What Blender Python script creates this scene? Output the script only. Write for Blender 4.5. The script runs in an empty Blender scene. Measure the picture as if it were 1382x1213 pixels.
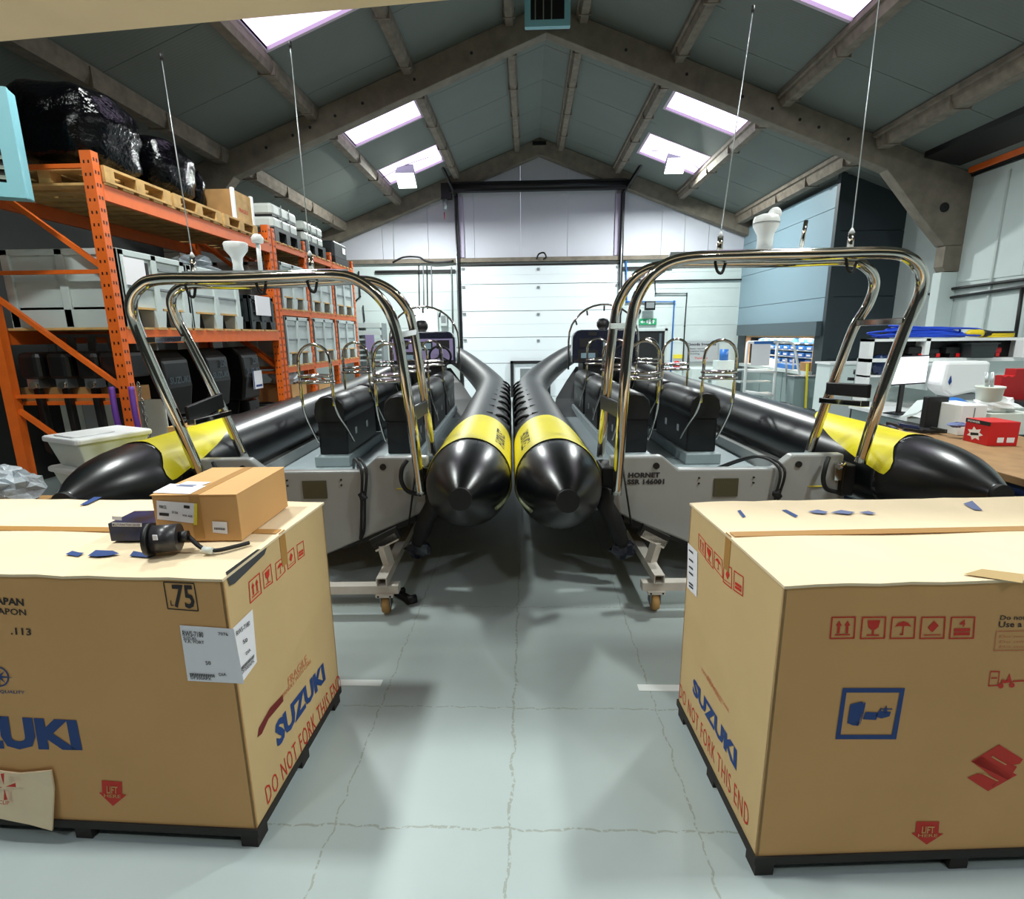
import bpy, bmesh, math, random
from mathutils import Vector, Matrix
C = bpy.context.scene.collection
S = 1.2                      # one drawing unit is 1.2 m
R = math.radians
random.seed(7)

# ------------------------------------------------------------ camera
FPX, PITCH, YAW, ROLL, EYE = 711.0, R(12.26), R(1.88), R(-.65), 1.6
cam = bpy.data.cameras.new('camera'); camo = bpy.data.objects.new('camera', cam); C.objects.link(camo)
fw = Vector((-math.sin(YAW)*math.cos(PITCH), math.cos(YAW)*math.cos(PITCH), -math.sin(PITCH)))
rt = fw.cross(Vector((0, 0, 1))).normalized(); up = rt.cross(fw)
rt, up = rt*math.cos(ROLL)+up*math.sin(ROLL), up*math.cos(ROLL)-rt*math.sin(ROLL)
mw = Matrix((rt, up, -fw)).transposed().to_4x4(); mw.translation = Vector((0, 0, EYE))*S
camo.matrix_world = mw
cam.sensor_fit = 'HORIZONTAL'; cam.sensor_width = 36; cam.lens = 36*FPX/1382; cam.clip_end = 200; cam.clip_start = .05
bpy.context.scene.camera = camo

# ------------------------------------------------------------ world, light, exposure
sc = bpy.context.scene
sc.view_settings.view_transform = 'Standard'; sc.view_settings.look = 'None'
sc.view_settings.gamma = 1; sc.view_settings.use_curve_mapping = False
sc.view_settings.exposure = 0.55
w = bpy.data.worlds.new('world'); sc.world = w; w.use_nodes = True
w.node_tree.nodes['Background'].inputs[0].default_value = (.75, .8, .95, 1)
w.node_tree.nodes['Background'].inputs[1].default_value = .6
LAMP_POWER = 190
SKYLIGHT = 1.7
def area(loc, size, power, col, rot=(0, 0, 0)):
    l = bpy.data.lights.new('area_light', 'AREA'); l.shape = 'RECTANGLE'; l.size = size[0]*S; l.size_y = size[1]*S
    l.energy = power; l.color = col
    o = bpy.data.objects.new('area_light', l); o.location = Vector(loc)*S; o.rotation_euler = rot; C.objects.link(o)
# the high bay lamps carry their own light (see lamp() with the setting): power factor per row, far / middle / near / added front fill
ROWS = {12.0: 1.5, 4.6: .8, 1.5: .74, -1.5: .25}
LAMP_TINT = (.94, 1, .97)
# ------------------------------------------------------------ geometry helpers
def ray(px, py): return fw + rt*((px-691)/FPX) - up*((py-606.5)/FPX)
def at(px, py, x=None, y=None, z=None):        # a photo measurement turned into a world point on a known plane
    d = ray(px, py); o = Vector((0, 0, EYE))
    t = x/d.x if x is not None else y/d.y if y is not None else (z-EYE)/d.z
    return o+d*t
BF = Matrix.Rotation(YAW, 4, 'Z')               # the boats stand turned by this much to the building
BFi = BF.inverted()
def bat(px, py, x=None, y=None, z=None):
    d = BFi @ ray(px, py); o = Vector((0, 0, EYE))
    t = x/d.x if x is not None else y/d.y if y is not None else (z-EYE)/d.z
    return o+d*t
FRAME = {}
class MB:
    def __init__(s, M=None): s.v = []; s.f = []; s.mi = []; s.m = 0; s.M = M; s.sm = []; s.smooth = False
    def add(s, vs, fs, M=None):
        b = len(s.v)
        for p in vs:
            p = Vector(p)
            if M is not None: p = M @ p
            if s.M is not None: p = s.M @ p
            s.v.append(p)
        for q in fs: s.f.append([b+i for i in q]); s.mi.append(s.m); s.sm.append(s.smooth)
        return s
    def box(s, x0, y0, z0, x1, y1, z1, M=None):
        x0, x1 = sorted((x0, x1)); y0, y1 = sorted((y0, y1)); z0, z1 = sorted((z0, z1))
        return s.add([(x, y, z) for z in (z0, z1) for y in (y0, y1) for x in (x0, x1)],
              [(0, 2, 3, 1), (4, 5, 7, 6), (0, 1, 5, 4), (2, 6, 7, 3), (0, 4, 6, 2), (1, 3, 7, 5)], M)
    def rbox(s, x0, y0, z0, x1, y1, z1, r=.02, M=None):      # box with rounded vertical edges and a soft top
        x0, x1 = sorted((x0, x1)); y0, y1 = sorted((y0, y1)); z0, z1 = sorted((z0, z1))
        def ring(ins, z):
            o = []
            for cx, cy, a0 in ((x1-r, y1-r, 0), (x0+r, y1-r, 90), (x0+r, y0+r, 180), (x1-r, y0+r, 270)):
                for k in range(4):
                    a = R(a0+30*k); o.append((cx+(r-ins)*math.cos(a), cy+(r-ins)*math.sin(a), z))
            return o
        rr = min(r*.8, (z1-z0)/3)
        rings = [ring(rr*.5, z0), ring(0, z0+rr*.5), ring(0, z1-rr), ring(rr*.3, z1-rr*.3), ring(rr, z1)]
        vs = [p for q in rings for p in q]; n = 16; fs = [tuple(range(n))[::-1], tuple(range(4*n, 5*n))]
        for i in range(4):
            for j in range(n): fs.append((i*n+j, i*n+(j+1) % n, (i+1)*n+(j+1) % n, (i+1)*n+j))
        return s.add(vs, fs, M)
    def bar(s, a, b, w, h=None, upv=(0, 0, 1)):              # square bar between two points
        h = h or w; a = Vector(a); b = Vector(b); d = (b-a).normalized(); u = Vector(upv)
        if abs(d.dot(u)) > .98: u = Vector((1, 0, 0))
        sd = d.cross(u).normalized(); u = sd.cross(d)
        vs = [p+sd*(i*w/2)+u*(j*h/2) for p in (a, b) for i, j in ((-1, -1), (1, -1), (1, 1), (-1, 1))]
        return s.add(vs, [(0, 1, 2, 3), (7, 6, 5, 4), (0, 4, 5, 1), (1, 5, 6, 2), (2, 6, 7, 3), (3, 7, 4, 0)])
    def cyl(s, a, b, r0, r1=None, n=14): return s.tube([a, b], [r0, r0 if r1 is None else r1], n)
    def tube(s, pts, r, n=10, closed=False, caps=True):
        pts = [Vector(p) for p in pts]; m = len(pts); rs = r if isinstance(r, (list, tuple)) else [r]*m
        u = None; vs = []
        for i, p in enumerate(pts):
            if closed: d = (pts[(i+1) % m]-pts[i-1]).normalized()
            else: d = (pts[min(i+1, m-1)]-pts[max(i-1, 0)]).normalized()
            if u is None:
                u = Vector((0, 0, 1)) if abs(d.z) < .9 else Vector((1, 0, 0))
            u = (u-d*u.dot(d)).normalized(); w_ = d.cross(u)
            for k in range(n):
                a = 2*math.pi*k/n; vs.append(p+(u*math.cos(a)+w_*math.sin(a))*rs[i])
        fs = []
        for i in range(m if closed else m-1):
            j = (i+1) % m
            for k in range(n): fs.append((i*n+k, j*n+k, j*n+(k+1) % n, i*n+(k+1) % n))
        o = s.smooth; s.smooth = True; b = len(s.v); s.add(vs, fs); s.smooth = o
        if caps and not closed:
            s.f.append([b+k for k in range(n)][::-1]); s.f.append([b+(m-1)*n+k for k in range(n)]); s.mi += [s.m]*2; s.sm += [False]*2
            s.f[-2].reverse(); s.f[-1].reverse(); s.f[-2].reverse(); s.f[-1].reverse()
        return s
    def lathe(s, prof, c, axis='Z', n=20):
        c = Vector(c); vs = []
        for r_, h in prof:
            for k in range(n):
                a = 2*math.pi*k/n; p = (r_*math.cos(a), r_*math.sin(a), h)
                if axis == 'X': p = (p[2], p[0], p[1])
                if axis == 'Y': p = (p[1], p[2], p[0])
                vs.append(c+Vector(p))
        fs = [(i*n+k, i*n+(k+1) % n, (i+1)*n+(k+1) % n, (i+1)*n+k) for i in range(len(prof)-1) for k in range(n)]
        o = s.smooth; s.smooth = True; s.add(vs, fs); s.smooth = o
        return s
    def prism(s, poly, a, b, axis='Y', M=None):              # 2D outline pushed from a to b along an axis
        def P(u, v, t): return {'Y': (u, t, v), 'X': (t, u, v), 'Z': (u, v, t)}[axis]
        n = len(poly); vs = [P(u, v, a) for u, v in poly]+[P(u, v, b) for u, v in poly]
        fs = [tuple(range(n)), tuple(range(2*n-1, n-1, -1))]+[(k, k+n, (k+1) % n+n, (k+1) % n) for k in range(n)]
        return s.add(vs, fs, M)
    def blob(s, c, r, amp=.12, seed=0, nu=14, nv=9, flat=False):
        c = Vector(c); r = Vector(r); rnd = random.Random(seed); vs = []
        for i in range(nv+1):
            t = math.pi*i/nv
            for j in range(nu):
                a = 2*math.pi*j/nu; k = 1+rnd.uniform(-amp, amp)
                d = Vector((math.sin(t)*math.cos(a), math.sin(t)*math.sin(a), math.cos(t)))
                if flat: m = max(abs(d.x), abs(d.y), abs(d.z)); d = d*(.45+.55/m)
                vs.append(c+Vector((d.x*r.x, d.y*r.y, d.z*r.z))*k)
        fs = [(i*nu+j, (i+1)*nu+j, (i+1)*nu+(j+1) % nu, i*nu+(j+1) % nu) for i in range(nv) for j in range(nu)]
        return s.add(vs, fs)
    def build(s, name, mats, parent=None, bevel=0, kind=None, label=None, sub=0):
        if not isinstance(mats, (list, tuple)): mats = [mats]
        root = parent
        while root is not None and root.name not in FRAME: root = root.parent
        M = FRAME[root.name].inverted() if root is not None else None
        me = bpy.data.meshes.new(name)
        me.from_pydata([tuple((M @ p if M else p)*S) for p in s.v], [], s.f)
        for m in mats: me.materials.append(m)
        me.polygons.foreach_set('material_index', s.mi); me.polygons.foreach_set('use_smooth', s.sm)
        bm = bmesh.new(); bm.from_mesh(me); bmesh.ops.recalc_face_normals(bm, faces=bm.faces); bm.to_mesh(me); bm.free()
        me.update()
        o = bpy.data.objects.new(name, me); C.objects.link(o); o.parent = parent
        if bevel:
            b = o.modifiers.new('bevel', 'BEVEL'); b.width = bevel*S; b.segments = 2; b.limit_method = 'ANGLE'
        if sub:
            b = o.modifiers.new('sub', 'SUBSURF'); b.levels = sub; b.render_levels = sub
        if kind: o['kind'] = kind
        if label: o['label'] = label
        return o
def thing(name, label, cat, loc=(0, 0, 0), rz=0, group=None):
    o = bpy.data.objects.new(name, None); C.objects.link(o); o.empty_display_size = .1
    o.location = Vector(loc)*S; o.rotation_euler = (0, 0, rz)
    FRAME[o.name] = Matrix.Translation(Vector(loc)) @ Matrix.Rotation(rz, 4, 'Z')
    o['label'] = label; o['category'] = cat
    if group: o['group'] = group
    return o
def tag(o, label, cat, group=None, kind=None):
    o['label'] = label; o['category'] = cat
    if group: o['group'] = group
    if kind: o['kind'] = kind
    return o
KIDS = None
def dup(root, loc, rz=0, label=None, group=None):
    def kids(o): return [c for c in bpy.data.objects if c.parent == o]
    def cp(o, par):
        c = o.copy(); C.objects.link(c); c.parent = par
        for k in kids(o): cp(k, c)
        return c
    r = cp(root, None); r.location = Vector(loc)*S; r.rotation_euler = (0, 0, rz)
    FRAME[r.name] = Matrix.Translation(Vector(loc)) @ Matrix.Rotation(rz, 4, 'Z')
    if label: r['label'] = label
    if group: r['group'] = group
    return r
def struct(name, mb, mat, parent=None, **k):
    o = mb.build(name, mat, parent, **k)
    if parent is None: o['kind'] = 'structure'
    return o
def spl(pts, n=8, closed=False):                             # smooth curve through points
    P = [Vector(p) for p in pts]; o = []; m = len(P)
    for i in range(m if closed else m-1):
        if closed: a, b, c, d = P[i-1], P[i], P[(i+1) % m], P[(i+2) % m]
        else: a, b, c, d = P[max(i-1, 0)], P[i], P[i+1], P[min(i+2, m-1)]
        for k in range(n):
            t = k/n; o.append(.5*((2*b)+(c-a)*t+(2*a-5*b+4*c-d)*t*t+(3*b-a-3*c+d)*t**3))
    if not closed: o.append(P[-1])
    return o

# ------------------------------------------------------------ materials
def lin(c): return tuple((x/255/12.92 if x/255 <= .04045 else ((x/255+.055)/1.055)**2.4) for x in c)
def mat(name, rgb, rough=.5, metal=0, var=0, scale=6, bump=0, bscale=40, emit=0, coat=0, alpha=None, spec=.5, trans=0, var_rgb=None):
    m = bpy.data.materials.new(name); m.use_nodes = True; nt = m.node_tree; b = nt.nodes['Principled BSDF']
    col = lin(rgb)+(1,)
    b.inputs['Base Color'].default_value = col; b.inputs['Roughness'].default_value = rough; b.inputs['Metallic'].default_value = metal
    b.inputs['Specular IOR Level'].default_value = spec; b.inputs['Coat Weight'].default_value = coat; b.inputs['Transmission Weight'].default_value = trans
    if emit: b.inputs['Emission Color'].default_value = col; b.inputs['Emission Strength'].default_value = emit
    if alpha is not None: b.inputs['Alpha'].default_value = alpha
    tc = nt.nodes.new('ShaderNodeTexCoord')
    if var or var_rgb:
        n = nt.nodes.new('ShaderNodeTexNoise'); n.inputs['Scale'].default_value = scale; n.inputs['Detail'].default_value = 6
        nt.links.new(tc.outputs['Object'], n.inputs['Vector'])
        r_ = nt.nodes.new('ShaderNodeValToRGB'); nt.links.new(n.outputs['Fac'], r_.inputs[0])
        r_.color_ramp.elements[0].position = .3; r_.color_ramp.elements[1].position = .7
        c0 = lin(var_rgb) if var_rgb else tuple(x*(1-var) for x in col[:3])
        r_.color_ramp.elements[0].color = tuple(c0)+(1,); r_.color_ramp.elements[1].color = tuple(min(1, x*(1+var*.6)) for x in col[:3])+(1,)
        nt.links.new(r_.outputs[0], b.inputs['Base Color'])
    if bump:
        n = nt.nodes.new('ShaderNodeTexNoise'); n.inputs['Scale'].default_value = bscale; n.inputs['Detail'].default_value = 4
        nt.links.new(tc.outputs['Object'], n.inputs['Vector'])
        bp = nt.nodes.new('ShaderNodeBump'); bp.inputs['Strength'].default_value = bump; bp.inputs['Distance'].default_value = .01
        nt.links.new(n.outputs['Fac'], bp.inputs['Height']); nt.links.new(bp.outputs[0], b.inputs['Normal'])
    return m
def ribs(m, axis, freq, strength=.4):                        # fine pressed ribs in a sheet panel
    nt = m.node_tree; b = nt.nodes['Principled BSDF']; tc = nt.nodes.new('ShaderNodeTexCoord'); wv = nt.nodes.new('ShaderNodeTexWave')
    wv.bands_direction = axis; wv.inputs['Scale'].default_value = freq; nt.links.new(tc.outputs['Object'], wv.inputs['Vector'])
    bp = nt.nodes.new('ShaderNodeBump'); bp.inputs['Strength'].default_value = strength; bp.inputs['Distance'].default_value = .01
    nt.links.new(wv.outputs['Fac'], bp.inputs['Height']); nt.links.new(bp.outputs[0], b.inputs['Normal']); return m
M = {}
M['floor'] = mat('floor_paint', (172, 184, 183), .4, var=.07, scale=1.6, bump=.12, bscale=9)
M['concrete'] = mat('old_concrete', (122, 114, 102), .9, var=.22, scale=5, bump=.5, bscale=30)
M['purlin'] = mat('concrete_purlin', (118, 108, 96), .85, var=.3, scale=7, bump=.4, bscale=25)
M['roof'] = ribs(mat('roof_lining', (100, 106, 101), .7, var=.06, scale=1.2), 'Y', 6, .12)
M['wallup'] = ribs(mat('white_liner_sheet', (208, 210, 220), .5, var=.03, scale=1), 'X', 14, .5)
M['wall'] = mat('white_painted_block', (200, 212, 210), .6, var=.04, scale=2, bump=.15, bscale=14)
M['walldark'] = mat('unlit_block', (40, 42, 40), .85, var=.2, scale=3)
M['door'] = mat('white_door_panel', (224, 232, 236), .42, bump=.05, bscale=60)
M['black'] = mat('black_paint', (12, 12, 14), .5)
M['blacksteel'] = mat('black_steel', (16, 16, 18), .4, .3)
M['steel'] = mat('galvanised_steel', (150, 155, 158), .35, .9, var=.15, scale=20)
M['chrome'] = mat('polished_stainless', (205, 200, 192), .07, 1, bump=.03, bscale=5)
M['hypalon'] = mat('black_hypalon', (9, 11, 14), .3, var=.2, scale=3, bump=.03, bscale=5, spec=.6)
M['hypalon2'] = mat('grey_black_hypalon', (22, 26, 28), .42, var=.2, scale=3, bump=.05, bscale=6, spec=.6)
M['yellow'] = mat('yellow_hypalon', (214, 200, 14), .42, var=.05, scale=3, bump=.03, bscale=5)
M['gelcoat'] = mat('grey_gelcoat', (152, 154, 152), .3, var=.05, scale=2, coat=.3)
M['deck'] = mat('pale_deck', (140, 152, 156), .45, var=.06, scale=3)
M['hull'] = mat('black_hull', (5, 5, 6), .4)
M['vinyl'] = mat('black_vinyl', (8, 9, 11), .42, bump=.06, bscale=30)
M['navy'] = mat('navy_console', (24, 28, 44), .22, coat=.5)
M['lilac'] = mat('lilac_tint', (140, 128, 165), .3)
M['strake'] = mat('grey_green_strake', (120, 128, 96), .4)
M['rubber'] = mat('black_rubber', (10, 10, 11), .6)
M['white'] = mat('white_plastic', (228, 230, 230), .35)
M['offwhite'] = mat('off_white_plastic', (206, 212, 204), .45, var=.04)
M['cradle'] = mat('cream_painted_steel', (205, 200, 190), .4, var=.08, scale=10)
M['orange'] = mat('orange_rack_paint', (218, 98, 24), .5, var=.08, scale=9)
M['wood'] = mat('pallet_wood', (196, 156, 96), .75, var=.25, scale=8, bump=.3, bscale=40)
M['board'] = mat('brown_board', (150, 112, 66), .7, var=.2, scale=6)
M['bin'] = mat('pale_grey_bin_plastic', (184, 194, 192), .45, var=.05, scale=3)
M['darkbin'] = mat('charcoal_plastic', (34, 40, 42), .5)
M['wrap'] = mat('black_stretch_wrap', (2, 2, 3), .12, bump=1.0, bscale=26, spec=.16)
M['bubble'] = mat('bubble_wrap', (205, 215, 222), .2, bump=.8, bscale=40, alpha=.8)
M['card'] = mat('brown_cardboard', (204, 156, 98), .75, var=.06, scale=2.2, bump=.06, bscale=20)
M['cardtop'] = mat('pale_lit_cardboard', (230, 208, 172), .7, var=.07, scale=2.5, bump=.08, bscale=14)  # card of the carton tops, light from above put into the colour
M['cardside'] = mat('buff_cardboard', (202, 172, 122), .75, var=.06, scale=2.2, bump=.06, bscale=20)
M['tape'] = mat('brown_tape', (178, 132, 74), .3)
M['pallet'] = mat('dark_pallet', (38, 34, 30), .8, var=.3)
M['ink_blue'] = mat('blue_ink', (24, 60, 120), .7)
M['ink_red'] = mat('red_ink', (196, 40, 22), .7)
M['ink_black'] = mat('black_ink', (38, 32, 34), .7)
M['ink_fade'] = mat('faded_red_ink', (200, 118, 76), .7)
M['ink_grey'] = mat('faded_blue_ink', (96, 108, 150), .7)
M['paper'] = mat('white_paper', (232, 230, 234), .6)
M['label_y'] = mat('yellow_edge', (226, 208, 60), .6)
M['cyan'] = mat('pale_blue_enamel', (126, 184, 196), .4)
M['slat'] = mat('grille_slat', (150, 160, 150), .4, .4)
M['cladl'] = mat('blue_grey_cladding', (122, 146, 158), .45)
M['cladd'] = mat('dark_slate_cladding', (44, 54, 60), .5)
M['cladg'] = mat('slate_grey_lintel', (74, 88, 94), .5)
M['blue'] = mat('blue_plastic', (40, 104, 178), .4)
M['bluerope'] = mat('blue_rope', (20, 66, 190), .55)
M['rope_y'] = mat('yellow_rope', (224, 196, 30), .55)
M['line'] = mat('painted_light_stripe', (236, 242, 240), .5)
M['red'] = mat('red_card', (196, 14, 20), .4)
M['darkred'] = mat('red_plastic', (170, 8, 14), .45)
M['screen'] = mat('lit_screen', (246, 244, 252), .3, emit=.85)
M['green'] = mat('green_sign', (24, 140, 90), .5, emit=.15)
M['signgrey'] = mat('grey_sign', (170, 176, 178), .5)
M['drawer'] = mat('dark_blue_steel', (22, 42, 84), .35)
M['bench'] = mat('worn_bench_top', (150, 116, 78), .6, var=.2, scale=9)
M['beige'] = mat('beige_painted_beam', (240, 216, 180), .8, var=.05, scale=3)
M['purple'] = mat('purple_strap', (86, 40, 130), .6)
M['chain'] = mat('chain_steel', (140, 140, 140), .3, .9)
M['lamp'] = mat('lamp_face', (244, 255, 244), .3, emit=5)
M['sky'] = mat('skylight_sheet', (226, 208, 246), .4, emit=SKYLIGHT)
M['skyframe'] = mat('pinkish_upstand', (196, 178, 196), .5)
M['glass'] = mat('clear_screen', (220, 230, 235), .05, alpha=.12)
M['grey'] = mat('mid_grey_plastic', (120, 126, 128), .5)
M['silver'] = mat('aluminium', (190, 196, 198), .35, .7)
M['olive'] = mat('dark_brass_plate', (84, 84, 66), .35, .4)
M['workgrey'] = mat('grey_cupboard', (118, 134, 134), .5)
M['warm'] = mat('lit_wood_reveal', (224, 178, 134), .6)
M['seal'] = mat('pale_lilac_seal', (176, 168, 190), .5)
# floor joints: dark saw-cut lines at their places
def floor_joints():
    nt = M['floor'].node_tree; b = nt.nodes['Principled BSDF']; src = b.inputs['Base Color'].links[0].from_socket
    tc = nt.nodes.new('ShaderNodeTexCoord'); ns = nt.nodes.new('ShaderNodeTexNoise'); ns.inputs['Scale'].default_value = 9
    nt.links.new(tc.outputs['Object'], ns.inputs['Vector'])
    sx = nt.nodes.new('ShaderNodeSeparateXYZ'); nt.links.new(tc.outputs['Object'], sx.inputs[0])
    def mth(op, a, b_):
        n = nt.nodes.new('ShaderNodeMath'); n.operation = op
        for i, v in enumerate((a, b_)):
            if isinstance(v, (int, float)): n.inputs[i].default_value = v
            elif v is not None: nt.links.new(v, n.inputs[i])
        return n.outputs[0]
    wob = mth('MULTIPLY', mth('SUBTRACT', ns.outputs['Fac'], .5), .05)
    tot = None
    for ax, pos, wd in (('X', -.07, .006), ('X', .55, .004), ('X', -.66, .004), ('Y', 2.02, .004), ('Y', 1.44, .005), ('Y', 2.9, .004)):
        d = mth('ABSOLUTE', mth('SUBTRACT', mth('ADD', sx.outputs[ax], wob), pos*S), None)
        l = mth('LESS_THAN', d, wd)
        tot = l if tot is None else mth('MAXIMUM', tot, l)
    n2 = nt.nodes.new('ShaderNodeTexNoise'); n2.inputs['Scale'].default_value = 60; nt.links.new(tc.outputs['Object'], n2.inputs['Vector'])
    fac = mth('MULTIPLY', tot, mth('MULTIPLY', mth('GREATER_THAN', n2.outputs['Fac'], .44), .45))
    mx = nt.nodes.new('ShaderNodeMix'); mx.data_type = 'RGBA'; nt.links.new(fac, mx.inputs[0]); nt.links.new(src, mx.inputs[6])
    mx.inputs[7].default_value = lin((120, 116, 92))+(1,); nt.links.new(mx.outputs[2], b.inputs['Base Color'])
floor_joints()

# ------------------------------------------------------------ flat print
def glyphs(body, bold=0, spacing=1.0):
    cu = bpy.data.curves.new('t', 'FONT'); cu.body = body; cu.size = 1; cu.offset = bold; cu.space_character = spacing; cu.resolution_u = 2
    o = bpy.data.objects.new('t', cu); C.objects.link(o); dg = bpy.context.evaluated_depsgraph_get(); dg.update()
    me = bpy.data.meshes.new_from_object(o.evaluated_get(dg)); vs = [v.co.to_2d() for v in me.vertices]; fs = [tuple(p.vertices) for p in me.polygons]
    bpy.data.objects.remove(o); bpy.data.curves.remove(cu); bpy.data.meshes.remove(me)
    xs = [v.x for v in vs]; x0, x1 = min(xs), max(xs); y1 = .69
    return [((v.x-x0)/(x1-x0), v.y/y1) for v in vs], fs
class Face:                                                  # a flat face that carries print
    def __init__(s, o, u, v): s.o = Vector(o); s.u = Vector(u).normalized(); s.v = Vector(v).normalized(); s.n = s.u.cross(s.v)
    def uv(s, px, py):
        d = ray(px, py); e = Vector((0, 0, EYE)); t = (s.o-e).dot(s.n)/d.dot(s.n); p = e+d*t-s.o
        return p.dot(s.u), p.dot(s.v)
    def p(s, u, v, h=.0015): return s.o+s.u*u+s.v*v+s.n*h
def quadmap(fc, q):                                          # q: BL, BR, TR, TL in face coordinates
    def f(a, b):
        bl, br, tr, tl = q
        return tuple(bl[i]*(1-a)*(1-b)+br[i]*a*(1-b)+tr[i]*a*b+tl[i]*(1-a)*b for i in (0, 1))
    return f
def print_text(mb, fc, body, q, bold=0, spacing=1.0, h=.0015, uv=False):
    vs, fs = glyphs(body, bold, spacing); f = quadmap(fc, q if uv else [fc.uv(*p) for p in q])
    mb.add([fc.p(*f(a, b), h) for a, b in vs], fs)
def print_poly(mb, fc, pts, h=.0015, uv=False):
    mb.add([fc.p(*(p if uv else fc.uv(*p)), h) for p in pts], [tuple(range(len(pts)))])
def print_unit(mb, fc, q, polys, h=.0015):
    f = quadmap(fc, [fc.uv(*p) for p in q])
    for poly in polys: mb.add([fc.p(*f(a, b), h) for a, b in poly], [tuple(range(len(poly)))])
def frame_polys(t=.07, a0=0, a1=1): return [[(0, 0), (1, 0), (1, t), (0, t)], [(0, 1-t), (1, 1-t), (1, 1), (0, 1)], [(0, t), (t, t), (t, 1-t), (0, 1-t)], [(1-t, t), (1, t), (1, 1-t), (1-t, 1-t)]]
def rect(a, b, c, d): return [(a, b), (c, b), (c, d), (a, d)]
ICON = {
 'up': [rect(.2, .16, .8, .22)]+[p for x in (.33, .67) for p in (rect(x-.05, .26, x+.05, .6), [(x-.12, .6), (x+.12, .6), (x, .82)])],
 'glass': [rect(.25, .14, .75, .2), rect(.46, .2, .54, .42), [(.24, .84), (.3, .52), (.42, .42), (.58, .42), (.7, .52), (.76, .84)]],
 'umbrella': [[(.16, .55), (.3, .72), (.5, .8), (.7, .72), (.84, .55), (.66, .59), (.5, .57), (.34, .59)], rect(.48, .18, .53, .58), rect(.38, .18, .5, .23)],
 'tilt': [rect(.16, .16, .84, .2), [(.3, .5), (.5, .3), (.74, .6), (.54, .82)]],
 'stack': [rect(.18, .16, .82, .3), rect(.18, .34, .82, .48)]}
# ============================================================ the setting
RX, RZ, SL = .28, 6.15, .375                                 # ridge and slope of the roof
XL, XR, YB, YF = -5.7, 6.5, 14.0, -3.2
def roofz(x): return RZ-SL*abs(x-RX)
struct('floor', MB().box(XL-.3, YF, -.15, XR+.3, YB+.2, 0), M['floor'])
# roof sheets, left and right of the ridge, with holes for the skylights built as strips
ceil = bpy.data.objects.new('ceiling', None); C.objects.link(ceil); FRAME['ceiling'] = Matrix(); ceil['kind'] = 'structure'
def slab(xa, xb, ya, yb, t=.12):
    m = MB(); za, zb = roofz(xa), roofz(xb)
    m.add([(xa, ya, za), (xb, ya, zb), (xb, yb, zb), (xa, yb, za), (xa, ya, za+t), (xb, ya, zb+t), (xb, yb, zb+t), (xa, yb, za+t)],
          [(0, 1, 2, 3), (7, 6, 5, 4), (0, 4, 5, 1), (1, 5, 6, 2), (2, 6, 7, 3), (3, 7, 4, 0)]); return m
RS = [(.77, 3), (2.37, 3), (3.57, 3)]
def strip(xa, xb, holes):
    ys = YF; n = 0
    for h0, h1 in sorted(holes)+[(YB, YB)]:
        y = ys
        while y < h0-.01:
            e = min(y+1.17, h0) if h0-y > 1.6 else h0
            slab(xa, xb, y+.004, e-.004).build('roof_panel', M['roof'], ceil); y = e
        ys = h1
HR = [(-1, .2), (5.6, 6.75), (8.95, 10.15), (11.3, 12.4)]; HL = [(-1, .2), (5.75, 6.95), (9.15, 10.2), (11.6, 12.6)]  # first hole on each side is unseen, added for light
strip(RX, 2.37, []); strip(2.37, 3.57, HR); strip(3.57, XR+.3, [])
strip(XL-.3, -3.05, []); strip(-3.05, -1.85, HL); strip(-1.85, RX, [])
k = 0
for (xa, xb, hs) in ((2.37, 3.57, HR), (-3.05, -1.85, HL)):
    for h0, h1 in hs:
        k += 1
        f = MB(); t = .04
        for a, b_, c_, d_ in ((xa-t, xa, h0-t, h1+t), (xb, xb+t, h0-t, h1+t), (xa, xb, h0-t, h0), (xa, xb, h1, h1+t)):
            za, zb = roofz(a), roofz(b_)
            f.add([(a, c_, za-.006), (b_, c_, zb-.006), (b_, d_, zb-.006), (a, d_, za-.006), (a, c_, za+.2), (b_, c_, zb+.2), (b_, d_, zb+.2), (a, d_, za+.2)],
                  [(0, 1, 2, 3), (7, 6, 5, 4), (0, 4, 5, 1), (1, 5, 6, 2), (2, 6, 7, 3), (3, 7, 4, 0)])
        fo = struct('window_%d' % k, f, M['skyframe'])
        for i in range(2):
            ya, yb = h0+(h1-h0)*i/2, h0+(h1-h0)*(i+1)/2
            g = MB(); za, zb = roofz(xa)+.035, roofz(xb)+.035
            g.add([(xa, ya, za), (xb, ya, zb), (xb, yb-.006, zb), (xa, yb-.006, za), (xa, ya, za+.01), (xb, ya, zb+.01), (xb, yb-.006, zb+.01), (xa, yb-.006, za+.01)],
                  [(0, 1, 2, 3), (7, 6, 5, 4), (0, 4, 5, 1), (1, 5, 6, 2), (2, 6, 7, 3), (3, 7, 4, 0)])
            g.build('pane', M['sky'], fo)
# purlins: concrete bars under the roof between the frames
for x, g in ((-4.58, 1.55), (-3.16, 1.25), (-1.72, 1.15), (-.25, 1), (.79, 1), (2.14, 1.15), (3.68, 1.25), (5.12, 1.55)):
    for y0, y1 in ((YF, 2.85), (3.1, 8.5), (8.78, 13.75)):
        z = roofz(x); m = MB(); sgn = -1 if x < RX else 1
        m.prism([(x-.075*g, z+.02), (x+.075*g, z+.02), (x+.075*g, z-.05*g), (x+.05*g, z-.11*g), (x-.05*g, z-.11*g), (x-.075*g, z-.05*g)], y0, y1)
        m.prism([(x-.105*g, z+.04), (x-.105*g, z-.02), (x-.078*g, z-.03), (x-.078*g, z+.04)], y0, y1)
        for c_ in range(int((y1-y0)/1.17)+1):
            yy = y0+.5+c_*1.17
            if yy < y1: m.box(x-.085*g, yy, z-.118*g, x+.085*g, yy+.02, z)
        m.build('purlin', M['purlin'], ceil)
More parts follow.
